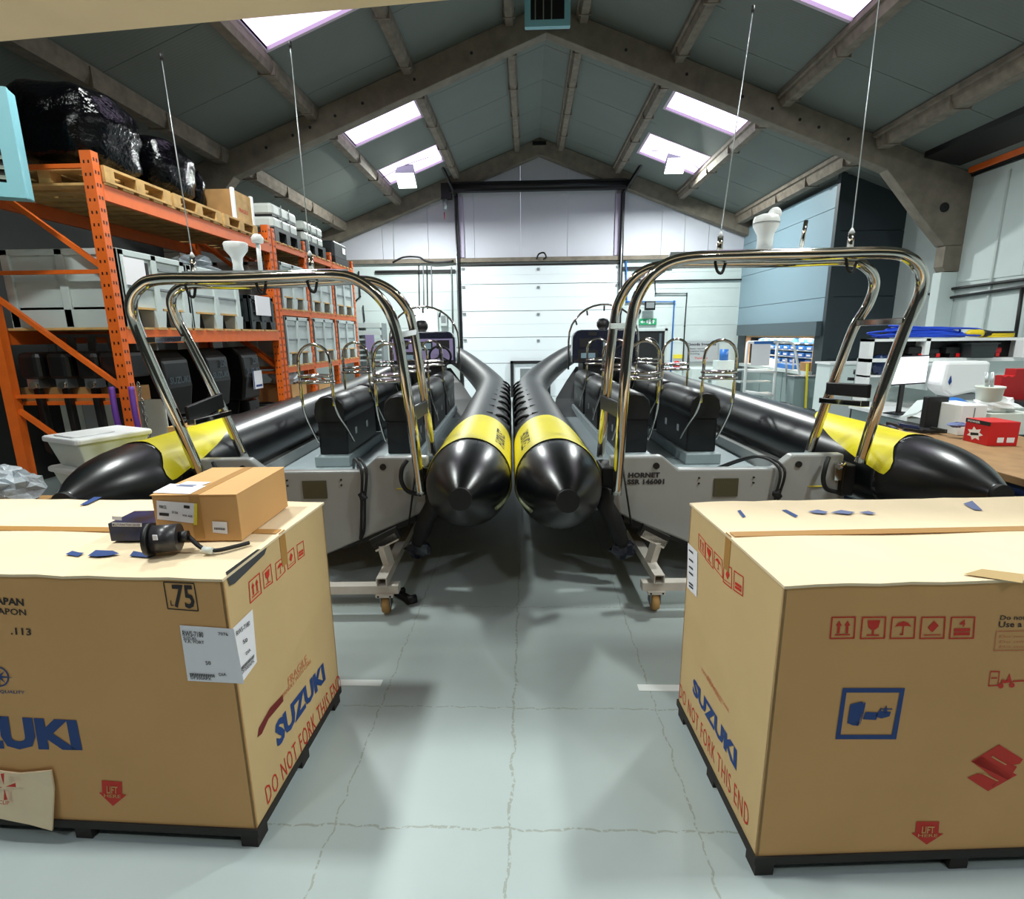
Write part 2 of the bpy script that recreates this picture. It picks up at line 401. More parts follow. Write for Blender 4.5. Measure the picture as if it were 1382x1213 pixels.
# concrete portal frames
def frame(y, dep, th, knee, name):
    o = bpy.data.objects.new(name, None); C.objects.link(o); FRAME[o.name] = Matrix.Translation((RX, y, 0)); o.location = Vector((RX, y, 0))*S; o['kind'] = 'structure'
    for sgn, xw in ((-1, XL), (1, XR)):
        e = xw-sgn*.0
        n = 6; top = []; bot = []
        for i in range(n+1):
            x = RX+(e-RX)*i/n; top.append((x, roofz(x)-.005)); 
        kx = e-sgn*1.25
        bot = [(RX, roofz(RX)-dep*1.02), (kx, roofz(kx)-dep*1.05), (e-sgn*.62, roofz(e)-.62), (e-sgn*.27, roofz(e)-.98)] if knee else [(RX, roofz(RX)-dep), (e, roofz(e)-dep)]
        poly = top+([(e, roofz(e)-.98)]+bot[::-1] if knee else bot[::-1])
        m = MB().prism(poly, y-th/2, y+th/2); m.build('rafter', M['concrete'], o, bevel=.01)
        if knee:
            MB().box(e-sgn*.25, y-th*.45, 0, e, y+th*.45, roofz(e)-1.36).build('column', M['wall'] if sgn > 0 else M['concrete'], o, bevel=.01)
            MB().prism([(e-sgn*.25, roofz(e)-.985), (e, roofz(e)-.985), (e, roofz(e)-1.35), (e-sgn*.2, roofz(e)-1.35), (e-sgn*.25, roofz(e)-1.28)], y-th*.46, y+th*.46).build('column_head', M['concrete'], o)
            for i, t in enumerate((.18, .32, .45, .52, .585, .63, .7)):
                x = RX+(e-RX)*t; z = roofz(x)-dep*.55
                MB().cyl((x, y-th/2-.004, z), (x, y-th/2+.01, z), .022, n=10).build('bolt_hole', M['black'], o)
            if sgn > 0: MB().cyl((e-.36, y-th/2-.004, roofz(e)-.45), (e-.36, y-th/2+.01, roofz(e)-.45), .07, n=12).build('bolt_hole', M['black'], o)
    return o
frame(8.64, .37, .2, True, 'trim_1'); frame(2.97, .37, .2, True, 'trim_2'); frame(13.85, .36, .24, False, 'trim_3')
MB().box(RX-.16, 13.70, 5.98, RX+.16, 13.73, 6.06).build('ridge_bracket', M['blacksteel'], bpy.data.objects['trim_3'])
# walls
wb = struct('wall_back', MB().box(XL-.3, YB, 0, XR+.3, YB+.15, 3.42), M['wall'])
m = MB(); n = 14
xs = [XL-.3+(XR-XL+.6)*i/11 for i in range(12)]
for i in range(11):
    a, b_ = xs[i]+.004, xs[i+1]-.004; pl = [(a, 3.5), (b_, 3.5), (b_, roofz(b_)+.05)]
    if a < RX < b_: pl.append((RX, RZ+.05))
    pl.append((a, roofz(a)+.05))
    MB().prism(pl, YB-.0, YB+.1).build('wall_sheet', M['wallup'], wb)
# faint blockwork courses on the lower end wall
for i, z in enumerate((.45, .9, 1.35, 1.8, 2.25, 2.7, 3.1)):
    for xa, xb in ((XL, -1.74), (2.35, 5.3)):
        MB().box(xa, YB-.006, z, xb, YB, z+.006).build('course_line', M['bin'], wb)
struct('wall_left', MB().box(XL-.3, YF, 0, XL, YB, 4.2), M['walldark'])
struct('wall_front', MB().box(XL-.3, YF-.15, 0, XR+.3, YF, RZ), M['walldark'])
wr = struct('wall_right', MB().box(XR, YF, 0, XR+.12, YB, 3.78), M['wall'])
for i in range(5):
    y0 = 3.3+i*1.04
    MB().box(XR-.012, y0+.004, 2.3, XR, y0+1.036, 3.78).build('wall_sheet', M['wall'], wr)
MB().box(XR-.05, YF, 3.78, XR+.12, YB, 4.25).build('dark_eaves_lining', M['black'], wr)
struct('trim_10', MB().prism([(5.72, roofz(5.72)+.01), (XR+.1, roofz(XR+.1)+.01), (XR+.1, 3.80), (XR-.1, 3.80), (XR-.1, 3.88), (5.72, 4.03)], 3.3, 8.5), M['black'])
tag(MB().bar((XR-.14, 8.45, 3.84), (XR-.20, 4.0, 3.86), .05, .07).build('steel_beam', M['orange']), 'orange steel beam lying along the top of right wall under the eaves', 'beam')
# rails and pipes along the end wall
t3 = struct('trim_4', MB().box(-4.6, YB-.09, 3.4, 5.2, YB, 3.5), M['concrete'])
struct('trim_5', MB().box(-3.9, YB-.05, 3.17, -1.85, YB, 3.24), M['black'])
struct('trim_6', MB().box(2.3, YB-.05, 3.17, 3.6, YB, 3.24), M['black'])
# sectional door with its tracks
dr = bpy.data.objects.new('door_1', None); C.objects.link(dr); FRAME[dr.name] = Matrix.Translation((.27, YB-.1, 0)); dr.location = Vector((.27, YB-.1, 0))*S; dr['kind'] = 'structure'
zs = [0, .88, 1.54, 2.2, 2.86, 3.3]
for i in range(5):
    p = MB().box(-1.7, YB-.09, zs[i]+.007, 2.28, YB-.04, zs[i+1]-.007).build('door_panel', M['door'], dr, bevel=.004)
    for z in ((zs[i]+zs[i+1])/2,): MB().box(-1.7, YB-.0925, z, 2.28, YB-.09, z+.004).build('panel_groove', M['bin'], p)
    MB().box(.22, YB-.11, zs[i+1]-.12, .29, YB-.09, zs[i+1]-.06).build('hinge', M['grey'], p)
    for x in (-1.68, 2.2): MB().box(x, YB-.12, zs[i+1]-.08, x+.08, YB-.09, zs[i+1]-.03).build('hinge', M['grey'], p)
MB().box(-1.7, YB-.1, 3.3, 2.28, YB-.03, 3.34).build('top_seal', M['black'], dr)
MB().box(-1.72, YB-.05, 3.52, -1.6, YB, 4.95).box(2.15, YB-.05, 3.52, 2.27, YB, 4.95).build('side_seal', M['seal'], dr)
for x in (-1.76, 2.32):
    MB().box(x-.035, YB-.16, 0, x+.035, YB-.02, 5.0).build('track', M['blacksteel'], dr)
    MB().tube([(x-.02, YB-.2, .9), (x-.02, YB-.2, 5.0)], .018, 8).build('cable_pipe', M['steel'], dr)
for sgn, x, x2 in ((-1, -1.76, -2.03), (1, 2.32, 2.72)):
    MB().bar((x, YB-.2, 4.95), (x2, 12.5, 5.56), .05, .07).build('curved_track', M['blacksteel'], dr)
    MB().bar((x2, 12.5, 5.54), (x2-sgn*.25, 12.5, 5.50), .03).bar((x2-.1, 12.5, 5.44), (x2+.1, 12.5, 5.36), .03).bar((x2-sgn*.18, 12.5, 5.3), (x2-sgn*.1, 12.5, 5.56), .025).build('track_bracket', M['steel'], dr)
MB().box(-1.8, YB-.36, 4.98, 2.36, YB-.2, 5.2).build('shaft_box', M['black'], dr, bevel=.01)
MB().cyl((-1.9, YB-.28, 5.1), (2.45, YB-.28, 5.1), .1, n=12).build('drum_shaft', M['black'], dr)
MB().cyl((-2.02, YB-.2, 4.62), (-2.02, YB-.2, 4.85), .06).build('motor', M['silver'], dr)
MB().cyl((-2.05, YB-.2, 4.4), (-2.05, YB-.2, 4.56), .012).build('pull_cord', M['red'], dr)
MB().box(-2.1, YB-.28, 4.85, -1.85, YB-.12, 5.2).build('motor_bracket', M['black'], dr)
# exit doorway, open and dark
d2 = bpy.data.objects.new('door_2', None); C.objects.link(d2); FRAME[d2.name] = Matrix.Translation((3.15, YB, 0)); d2.location = Vector((3.15, YB, 0))*S; d2['kind'] = 'structure'
MB().box(2.72, YB-.02, 0, 3.5, YB-.01, 1.66).build('dark_opening', M['black'], d2)
for a in ((2.66, 0, 2.72, 1.72), (3.5, 0, 3.57, 1.72), (2.66, 1.66, 3.57, 1.72)): MB().box(a[0], YB-.05, a[1], a[2], YB, a[3]).build('door_frame', M['bin'], d2)
MB().box(3.36, YB-.06, 0, 3.42, YB-.03, 1.6).build('door_edge', M['cladg'], d2)
# the low wicket of the big door and a grey panel
d3 = bpy.data.objects.new('door_3', None); C.objects.link(d3); FRAME[d3.name] = Matrix.Translation((.2, YB-.1, 0)); d3.location = Vector((.2, YB-.1, 0))*S; d3['kind'] = 'structure'
for a in ((-.47, 0, -.40, .94), (.5, 0, .57, .94), (-.47, .88, .57, .94)): MB().box(a[0], YB-.17, a[1], a[2], YB-.095, a[3]).build('door_frame', M['black'], d3)
MB().box(-.38, YB-.12, 0, .48, YB-.1, .86).build('door_leaf', M['door'], d3)
MB().box(-.22, YB-.125, .1, .3, YB-.12, .74).build('inset_panel', M['grey'], d3)
# clad office block on the right
ob = struct('wall_office', MB().box(5.38, 9.95, 1.75, XR, YB, 4.0).box(5.38, 9.95, 0, XR, 10.3, 1.75).box(5.38, 13.55, 0, XR, YB, 1.75).box(5.9, 10.3, 0, XR, 13.55, 1.75), M['cladd'])
for z0, z1 in ((1.78, 2.2), (2.2, 2.95), (2.95, 3.7), (3.7, 4.1)):
    MB().box(5.34, 10.0, z0+.005, 5.38, YB, z1-.005).build('cladding_panel', M['cladl'], ob)
for z0, z1 in ((0, 1.1), (1.1, 2.2), (2.2, 3.3), (3.3, 4.2)):
    MB().box(5.34, 9.90, z0+.005, XR, 9.95, z1-.005).build('cladding_panel', M['cladd'], ob)
MB().box(5.32, 9.88, 0, 5.42, 9.98, 4.25).build('corner_trim', M['cladd'], ob)
MB().box(5.22, 9.98, 1.52, 5.4, 13.7, 1.78).build('lintel', M['cladg'], ob)
MB().box(5.3, 10.25, .78, 5.92, 13.6, .85).build('hatch_counter', M['bin'], ob)
for i in range(3): MB().box(5.36, 10.3+i*1.08, 0, 5.40, 11.36+i*1.08, .76).build('counter_front', M['workgrey'], ob)
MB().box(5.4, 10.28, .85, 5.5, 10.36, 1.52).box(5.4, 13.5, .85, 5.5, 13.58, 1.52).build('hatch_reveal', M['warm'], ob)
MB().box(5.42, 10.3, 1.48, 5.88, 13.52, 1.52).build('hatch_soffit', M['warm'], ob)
area((5.62, 11.9, 1.46), (.2, 2.6), 60, (1, .82, .62))  # warm light inside the hatch, no lamp body built for it
# overhead beige beam close to the camera
a = at(0, 56, z=2.8); b_ = at(660, -5, z=2.8); dd = (b_-a).normalized()
e0 = a-dd*2.6; e1 = b_+dd*3.2; nn = Vector((dd.y, -dd.x, 0))
if nn.y > 0: nn = -nn
m = MB(); q = [e0, e1, e1+nn*.34, e0+nn*.34]
m.add([tuple(p) for p in q]+[(p.x, p.y, 3.1) for p in q], [(0, 1, 2, 3), (7, 6, 5, 4), (0, 4, 5, 1), (1, 5, 6, 2), (2, 6, 7, 3), (3, 7, 4, 0)])
struct('trim_7', m, M['beige'])
# light falling through the cradle gaps, painted as pale floor stripes
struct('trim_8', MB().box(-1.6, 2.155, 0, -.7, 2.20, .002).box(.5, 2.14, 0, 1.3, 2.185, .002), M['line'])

# ---------------- high bay lamps (the two in view, those overhead, and an added fill row behind the camera)
def lamp(x, y, z, tilt, label):
    t = thing('hanging_lamp', label, 'lamp', (x, y, z), 0, 'hanging high bay lamps')
    Mx = Matrix.Translation((x, y, z)) @ Matrix.Rotation(-tilt*1.5, 4, 'X')
    p = Mx @ Vector((0, 0, -.03))-Vector((0, 0, .09 if tilt else 0)); area(p, (.36, .32), LAMP_POWER*ROWS[y], LAMP_TINT, (-tilt*.35, 0, 0))
    MB(Mx).prism([(-.2, 0), (.2, 0), (.16, .26), (-.16, .26)], -.18, .18).build('lamp_casing', M['grey'], t)
    MB(Mx).box(-.19, -.17, -.02, .19, .17, 0).build('lamp_diffuser', M['lamp'], t)
    MB(Mx).tube([(0, 0, .26), (0, 0, .34)], .012, 6).build('hook', M['blacksteel'], t)
    for q in ((-.5, 0), (.5, 0), (0, .45)):
        MB().tube([(x, y, z+.3), (x+q[0], y+q[1], roofz(x+q[0])-.02)], .006, 5).build('suspension_wire', M['blacksteel'], t)
    return t
l1 = at(548, 240, y=12.0); l2 = at(912, 220, y=12.0)
lamp(l1.x, 12.0, l1.z-.05, R(25), 'white box lamp hanging in front of the far left skylight')
lamp(l2.x, 12.0, l2.z-.05, R(25), 'white box lamp hanging in front of the far right skylight')
for lx in (-2.62, 3.0):
    for ly in (4.6, 1.5, -1.5):
        lamp(lx, ly, 5.02, 0, 'white box lamp overhead %s, above the %s' % ('nearer the rack' if lx < 0 else 'nearer the office side', 'boats' if ly > 3 else 'cartons' if ly > 0 else 'floor behind the camera, added for fill'))

# ---------------- conduits, boxes and signs on the end wall
def pipe(pts, r, mt, name, label, cat='pipe', joints=True):
    m = MB().tube([Vector(p) for p in pts], r, 8)
    if joints:
        for p in pts[1:-1]: m.blob(p, (r*1.6,)*3, 0, 0, 8, 5)
    return tag(m.build(name, mt), label, cat)
W = YB-.04
pipe([at(720+135, 377, y=W), at(880, 379, y=W), at(1003, 377, y=W)], .018, M['black'], 'conduit', 'thin black conduit across end wall, ending at the clad office block')
pipe([at(884, 380, y=W), at(885, 396, y=W), at(927, 396, y=W), at(924, 440, y=W), at(921, 500, y=W)], .015, M['black'], 'conduit', 'stepped black conduit dropping beside the grey notice on end wall')
pipe([at(845, 352, y=W), at(846, 407, y=W), at(910, 407, y=W), at(905, 502, y=W)], .022, M['blue'], 'air_pipe', 'blue air pipe running over the exit doorway and down')
for i, px in enumerate((566, 572, 577, 583)):
    pipe([at(px-1, 358, y=W), at(px, 419, y=W)], .014, M['grey'] if i % 2 else M['blacksteel'], 'conduit', ['leftmost','second','third','rightmost'][i]+' of four upright conduits above the white switch box', joints=False)
pipe([at(609, 360, y=W), at(611, 450, y=W)], .016, M['grey'], 'conduit', 'grey upright conduit just left of the big door track', joints=False)
pipe(spl([at(530, 354, y=W-.06), at(545, 347, y=W-.06), at(565, 347, y=W-.06), at(575, 352, y=W-.06), at(590, 354, y=W-.06), at(612, 352, y=W-.06)], 5), .022, M['black'], 'cable', 'thick black cable looped over the rail left of big door', 'cable', joints=False)
pipe([at(484, 366, y=W), at(486, 400, y=W), at(480, 406, y=W)], .018, M['black'], 'conduit', 'short black conduit elbow at the end of the orange racking')
pipe([at(490, 412, y=W), at(492, 434, y=W)], .016, M['black'], 'conduit', 'short black conduit above the grey stacked shelves', joints=False)
pipe([at(526, 280, y=W), at(531, 300, y=W), at(532, 352, y=W)], .008, M['bin'], 'cable', 'white cable down the upper end wall on the left', 'cable', joints=False)
pipe([at(932, 262, y=W), at(932, 282, y=W), at(925, 290, y=W), at(923, 342, y=W)], .008, M['bin'], 'cable', 'white cable down the upper end wall on the right', 'cable', joints=False)
t = thing('switch_box', 'white electrical switch box on end wall behind the left boat', 'box', at(568, 450, y=YB))
a, b_ = at(556, 418, y=W), at(592, 448, y=W)
MB().box(a.x, YB-.16, b_.z, b_.x, YB, a.z).build('case', M['white'], t, bevel=.01)
MB().cyl((a.x+.1, YB-.17, a.z-.15), (a.x+.1, YB-.16, a.z-.15), .02).build('lock', M['black'], t)
a, b_ = at(594, 424, y=W), at(604, 440, y=W)
t = thing('meter_box', 'small grey meter box beside the white switch box', 'box', at(599, 440, y=YB)); MB().box(a.x, YB-.1, b_.z, b_.x, YB, a.z).build('case', M['bin'], t, bevel=.01)
MB().box(a.x+.03, YB-.105, b_.z+.08, b_.x-.03, YB-.1, a.z-.04).build('window', M['grey'], t)
t = thing('flood_light', 'small black floodlight above the exit sign', 'lamp', at(877, 420, y=YB))
c_ = at(877, 413, y=YB-.2); MB().box(c_.x-.13, YB-.25, c_.z-.1, c_.x+.13, YB-.16, c_.z+.12).build('case', M['blacksteel'], t, bevel=.01)
MB().box(c_.x-.1, YB-.256, c_.z-.05, c_.x+.1, YB-.25, c_.z+.09).build('lamp_glass', M['grey'], t); MB().box(c_.x-.02, YB-.17, c_.z-.04, c_.x+.02, YB, c_.z).build('bracket', M['blacksteel'], t)
t = thing('wall_bell', 'small round black sounder on end wall left of floodlight', 'alarm', at(862, 420, y=YB)); c_ = at(861, 420, y=YB)
MB().lathe([(.0, -.1), (.06, -.09), (.075, -.03), (.075, 0)], c_, 'Y').build('bell', M['black'], t)
fcw = Face((0, YB-.05, 0), (1, 0, 0), (0, 0, 1))
t = thing('exit_sign', 'green emergency exit sign with running figure over the doorway', 'sign', at(875, 437, y=YB))
a, b_ = at(863, 430, y=YB-.05), at(886, 438, y=YB-.05)
MB().box(a.x, YB-.05, b_.z, b_.x, YB-.02, a.z).build('plate', M['green'], t)
m = MB(); w_, h_ = b_.x-a.x, a.z-b_.z
def U(u, v): return (a.x+u*w_, b_.z+v*h_)
for poly in ([(.05, .45), (.2, .2), (.2, .38), (.33, .38), (.33, .55), (.2, .55), (.2, .75)], [(.8, .85), (.7, .55), (.77, .55), (.77, .2), (.85, .2), (.85, .55), (.92, .55)], rect(.55, .12, .66, .88), [(.45, .2), (.38, .6), (.5, .85), (.53, .5)]):
    print_poly(m, fcw, [U(*p) for p in poly], uv=True)
m.build('symbols', M['paper'], t)
t = thing('notice_board', 'grey notice board headed Goods Inwards on the end wall', 'sign', at(946, 488, y=YB))
a, b_ = at(925, 460, y=YB-.05), at(968, 488, y=YB-.05)
MB().box(a.x, YB-.05, b_.z, b_.x, YB-.03, a.z).build('board', M['signgrey'], t)
m = MB(); w_, h_ = b_.x-a.x, a.z-b_.z
def TX(mb, s_, u0, v0, u1, v1, bold=.01): print_text(mb, fcw, s_, [U(u0, v0), U(u1, v0), U(u1, v1), U(u0, v1)], bold=bold, uv=True)
TX(m, 'Goods Inwards', .07, .78, .93, .9, .03)
TX(m, 'Please report to', .1, .6, .7, .67); TX(m, 'reception before', .1, .48, .7, .55); TX(m, 'unloading', .1, .36, .45, .43)
m.build('lettering', M['ink_black'], t)
m = MB(); TX(m, 'Thank you', .3, .14, .7, .23, .02); m.build('lettering', M['ink_red'], t)
t = thing('fire_point', 'round red call point with yellow label on end wall', 'alarm', at(913, 495, y=YB)); c_ = at(913, 492, y=YB)
MB().lathe([(0, -.06), (.09, -.05), (.1, 0)], c_, 'Y').build('body', M['red'], t); MB().box(c_.x-.1, YB-.02, c_.z+.16, c_.x+.14, YB, c_.z+.26).build('label_plate', M['label_y'], t)
# hook on the rail above the door
tag(MB().tube(spl([at(724, 350, y=13.8), at(727, 343, y=13.8), at(734, 341, y=13.8), at(737, 347, y=13.8), at(733, 350, y=13.8)], 4), .02, 6).build('rail_hook', M['blacksteel']), 'curled dark hook on the rail above the big door', 'hook')
# switchgear and stacked shelving at left end
t = thing('shelf_rack', 'grey stacked shelf rack with a lilac panel at end of racking', 'shelf', at(505, 520, y=13.2))
for i, (y0, y1) in enumerate(((436, 442), (446, 452), (457, 459), (464, 466), (471, 473), (478, 480), (485, 487))):
    a, b_ = at(481, y0, y=13.2), at(515-(i < 2)*0, y1, y=13.2); MB().box(a.x, 13.1, b_.z, b_.x, 13.7, a.z).build('shelf', M['bin'], t)
for px in (485, 514): a = at(px, 436, y=13.2); MB().box(a.x-.03, 13.2, 0, a.x+.03, 13.6, a.z).build('post', M['grey'], t)
a, b_ = at(493, 452, y=13.05), at(506, 474, y=13.05); MB().box(a.x, 13.03, b_.z, b_.x, 13.08, a.z).build('notice', M['lilac'], t)
# unit heaters
MB0 = MB
def heater(x0, x1, y0, y1, z0, z1, label, vert, rot=0):
    Mh = Matrix.Translation((x1, y0, 0)) @ Matrix.Rotation(rot, 4, 'Z') @ Matrix.Translation((-x1, -y0, 0)); MB = lambda: MB0(Mh)
    t = thing('unit_heater', label, 'heater', ((x0+x1)/2, (y0+y1)/2, z0))
    w_ = .13*(x1-x0); m = MB()
    m.box(x0, y0+.03, z0, x1, y1, z1); m.build('casing', M['cyan'], t, bevel=.01)
    f = MB()
    for a in ((x0, z0, x0+w_, z1), (x1-w_, z0, x1, z1), (x0+w_, z0, x1-w_, z0+w_), (x0+w_, z1-w_, x1-w_, z1)): f.box(a[0], y0, a[1], a[2], y0+.03, a[3])
    f.build('front_frame', M['cyan'], t)
    MB().box(x0+w_, y0+.025, z0+w_, x1-w_, y0+.029, z1-w_).build('dark_core', M['black'], t)
    if vert:
        for i in range(3):
            x = x0+w_+(x1-x0-2*w_)*(.14+.24*i); MB().box(x-.006, y0+.004, z0+w_, x+.006, y0+.024, z1-w_).build('slat', M['slat'], t)
    else:
        n = 8
        for i in range(n):
            z = z0+w_+(z1-z0-2*w_)*(i+.5)/n
            MB().add([(x0+w_, y0, z-.012), (x1-w_, y0, z-.012), (x1-w_, y0+.022, z+.012), (x0+w_, y0+.022, z+.012), (x0+w_, y0, z-.006), (x1-w_, y0, z-.006), (x1-w_, y0+.022, z+.018), (x0+w_, y0+.022, z+.018)],
                     [(0, 1, 2, 3), (7, 6, 5, 4), (0, 4, 5, 1), (1, 5, 6, 2), (2, 6, 7, 3), (3, 7, 4, 0)]).build('slat', M['slat'], t)
    for x in (x0+.1, x1-.1): MB().tube([(x, (y0+y1)/2, z1), (x, (y0+y1)/2, roofz(x))], .01, 6).build('hanger', M['blacksteel'], t)
heater(-4.25, -3.53, 3.9, 4.04, 2.58, 3.28, 'pale blue heater with slatted grille hanging at the left by the racking', False, R(24))
heater(-.03, .55, 7.7, 7.78, 5.43, 5.95, 'small pale blue heater hung at the ridge in front of concrete frame', True)
# ============================================================ the two big engine cartons in front
def Tm(x, y, z, rz): return Matrix.Translation((x, y, z)) @ Matrix.Rotation(rz, 4, 'Z')
def carton(ox, oy, rz, x0, x1, d, zt, label):
    Mx = Tm(ox, oy, 0, rz); t = thing('engine_carton', label, 'carton', (ox, oy, 0), rz)
    zb = .065; g = .004
    MB(Mx).box(x0, 0, zb, x1, .008, zt-.006).build('front_panel', M['card'], t)
    MB(Mx).box(x0, d-.008, zb, x1, d, zt-.006).build('rear_panel', M['card'], t)
    for xx, s_ in ((x0, 1), (x1, -1)): MB(Mx).box(xx, 0, zb, xx+s_*.008, d, zt-.006).build('side_panel', M['cardside'], t)
    # top flaps, meeting at the taped seam, slightly wavy at the front edge
    for a, b_, nm in ((0, d/2-.001, 'top_flap'), (d/2+.001, d, 'top_flap')):
        m = MB(Mx); n = 22; vs = []; rnd = random.Random(int(abs(ox)*100))
        for i in range(n+1):
            x = x0-.004+(x1-x0+.008)*i/n
            for j, y in enumerate((a, b_)):
                e = (j == 0 and a == 0) or (j == 1 and b_ == d)
                vs.append((x, y+(-.006 if a == 0 else .006)*e, zt+(rnd.uniform(-.004, .002) if e else .003*math.sin(i*.7))))
        m.smooth = False
        m.add(vs+[(p[0], p[1], p[2]-.008) for p in vs], [(2*i, 2*i+2, 2*i+3, 2*i+1) for i in range(n)]+[(2*(n+1)+2*i+1, 2*(n+1)+2*i+3, 2*(n+1)+2*i+2, 2*(n+1)+2*i) for i in range(n)]
              +[(2*i, 2*(n+1)+2*i, 2*(n+1)+2*i+2, 2*i+2) for i in range(n)]+[(2*i+3, 2*(n+1)+2*i+3, 2*(n+1)+2*i+1, 2*i+1) for i in range(n)]+[(0, 1, 2*n+3, 2*n+2), (2*n+1, 2*n, 4*n+2, 4*n+3)])
        m.build(nm, M['cardtop'], t)
    MB(Mx).box(x0+.01, d/2-.02, zt+.002, x1-.01, d/2+.02, zt+.0045).box(x0-.002, d/2-.02, zt-.12, x0+.0, d/2+.02, zt+.004).box(x1, d/2-.02, zt-.12, x1+.002, d/2+.02, zt+.004).build('tape', M['tape'], t)
    # dark pallet below
    MB(Mx).box(x0-.006, -.006, .045, x1+.006, d+.006, .072).build('pallet_deck', M['pallet'], t)
    for i in range(4):
        x = x0+.03+(x1-x0-.06)*i/3
        for y in (.03, d/2, d-.03): MB(Mx).box(x-.028, y-.03, 0, x+.028, y+.03, .045).build('pallet_foot', M['pallet'], t)
    X = Mx.to_3x3()
    fr = Face(Mx @ Vector((0, 0, 0)), X @ Vector((1, 0, 0)), (0, 0, 1))
    sd = Face(Mx @ Vector((x1, 0, 0)), X @ Vector((0, 1, 0)), (0, 0, 1)) if x1 < .2 else Face(Mx @ Vector((x0, 0, 0)), X @ Vector((0, -1, 0)), (0, 0, 1))
    tp = Face(Mx @ Vector((0, 0, zt+.003)), X @ Vector((1, 0, 0)), X @ Vector((0, 1, 0)))
    return t, fr, sd, tp
# left carton: its right front corner is at (-.872, 1.358)
cl, fr, sd, tp = carton(-.872, 1.358, R(-1.8), -1.75, 0, .69, .938, 'large brown engine carton on the left with small boxes on top')
m = MB()
print_text(m, fr, '75', [(235, 818), (264, 820), (260, 790), (232, 789)], .02)
print_text(m, fr, 'L', [(231, 817), (235, 817), (234, 810), (230, 810)], .01)
for a, b_ in (((221, 785), (227, 821)), ((227, 821), (268, 824)), ((268, 824), (262, 787)), ((262, 787), (221, 785))):
    dx, dy = b_[0]-a[0], b_[1]-a[1]; L = math.hypot(dx, dy); nx, ny = -dy/L*.7, dx/L*.7
    print_poly(m, fr, [(a[0]+nx, a[1]+ny), (b_[0]+nx, b_[1]+ny), (b_[0]-nx, b_[1]-ny), (a[0]-nx, a[1]-ny)])
print_text(m, fr, 'MADE IN JAPAN', [(-70, 810), (33, 817), (32, 808), (-71, 801)], .03)
print_text(m, fr, 'FABRIQUE AU JAPON', [(-95, 824), (36, 830), (35, 822), (-96, 815)], .01)
print_text(m, fr, 'NET 226   .113', [(-60, 851), (43, 857), (42, 848), (-61, 842)], .02)
m.build('black_print', M['ink_black'], cl)
m = MB(); print_text(m, fr, 'SUZUKI', [(-118, 1004), (111, 1009), (104, 974), (-122, 962)], .055)
m.build('blue_print', M['ink_blue'], cl)
m = MB()     # eight-pointed compass mark with a ring
q = [(-19, 930), (19, 933), (17, 895), (-20, 892)]
star = []
for k in range(16):
    a = math.pi*k/8; r_ = (.5 if k % 4 == 0 else .3 if k % 2 == 0 else .09); star.append((.5+r_*math.sin(a), .5+r_*math.cos(a)))
for k in range(16): print_unit(m, fr, q, [[(.5, .5), star[k], star[(k+1) % 16]]], h=.0016)
for k in range(20):
    a, c_ = 2*math.pi*k/20, 2*math.pi*(k+1)/20
    print_unit(m, fr, q, [[(.5+.36*math.cos(a), .5+.36*math.sin(a)), (.5+.36*math.cos(c_), .5+.36*math.sin(c_)), (.5+.31*math.cos(c_), .5+.31*math.sin(c_)), (.5+.31*math.cos(a), .5+.31*math.sin(a))]], h=.0018)
print_text(m, fr, 'MARK OF QUALITY', [(-36, 933), (34, 936), (34, 932), (-36, 929)], .01)
m.build('compass_mark', M['ink_blue'], cl)
def arrow_mark(fc, q, t, nm='red_arrow_mark'):
    m = MB(); print_unit(m, fc, q, [[(.1, 1), (.86, 1), (.84, .5), (1, .48), (.5, 0), (0, .5), (.12, .52)]]); m.build(nm, M['ink_red'], t)
    m = MB(); print_text(m, fc, 'LIFT', [tuple(quadmapxy(q, .3, .52)), tuple(quadmapxy(q, .7, .52)), tuple(quadmapxy(q, .7, .8)), tuple(quadmapxy(q, .3, .8))], .02, h=.003)
    print_text(m, fc, 'HERE', [tuple(quadmapxy(q, .2, .35)), tuple(quadmapxy(q, .8, .35)), tuple(quadmapxy(q, .8, .48)), tuple(quadmapxy(q, .2, .48))], .01, h=.003)
    m.build('arrow_lettering', M['card'], t)
def quadmapxy(q, a, b):
    bl, br, tr, tl = q; return [bl[i]*(1-a)*(1-b)+br[i]*a*(1-b)+tr[i]*a*b+tl[i]*(1-a)*b for i in (0, 1)]
arrow_mark(fr, [(134, 1086), (172, 1088), (170, 1055), (134, 1052)], cl)
# torn pale flap hanging at the lower left with a red cross mark
m = MB(); fl = [(-60, 1034), (-10, 1035), (30, 1040), (73, 1036), (77, 1060), (79, 1112), (50, 1104), (20, 1098), (-60, 1086)]
pts = [fr.p(*fr.uv(*p), .012+.012*(i in (5, 6, 7))) for i, p in enumerate(fl)]; bk = [p-fr.n*.005 for p in pts]; n = len(pts)
m.add(pts+bk, [tuple(range(n)), tuple(range(2*n-1, n-1, -1))]+[(k, k+n, (k+1) % n+n, (k+1) % n) for k in range(n)]); m.build('torn_flap', M['cardtop'], cl, label='pale torn cardboard flap hanging from the lower edge')
m = MB()
for k in range(4):
    q = [(2, 1069), (34, 1069), (34, 1033), (2, 1033)]; a = math.pi/2*k+.1
    print_unit(m, fr, q, [[(.5+.06*math.cos(a)*1, .5+.06*math.sin(a)), (.5+.5*math.cos(a-.12), .5+.5*math.sin(a-.12)), (.5+.5*math.cos(a+.2), .5+.5*math.sin(a+.2))]], h=.03)
print_text(m, fr, 'CLIP', [(11, 1074), (25, 1075), (25, 1070), (11, 1069)], .01, h=.03)
m.build('red_cross_mark', M['ink_red'], cl)
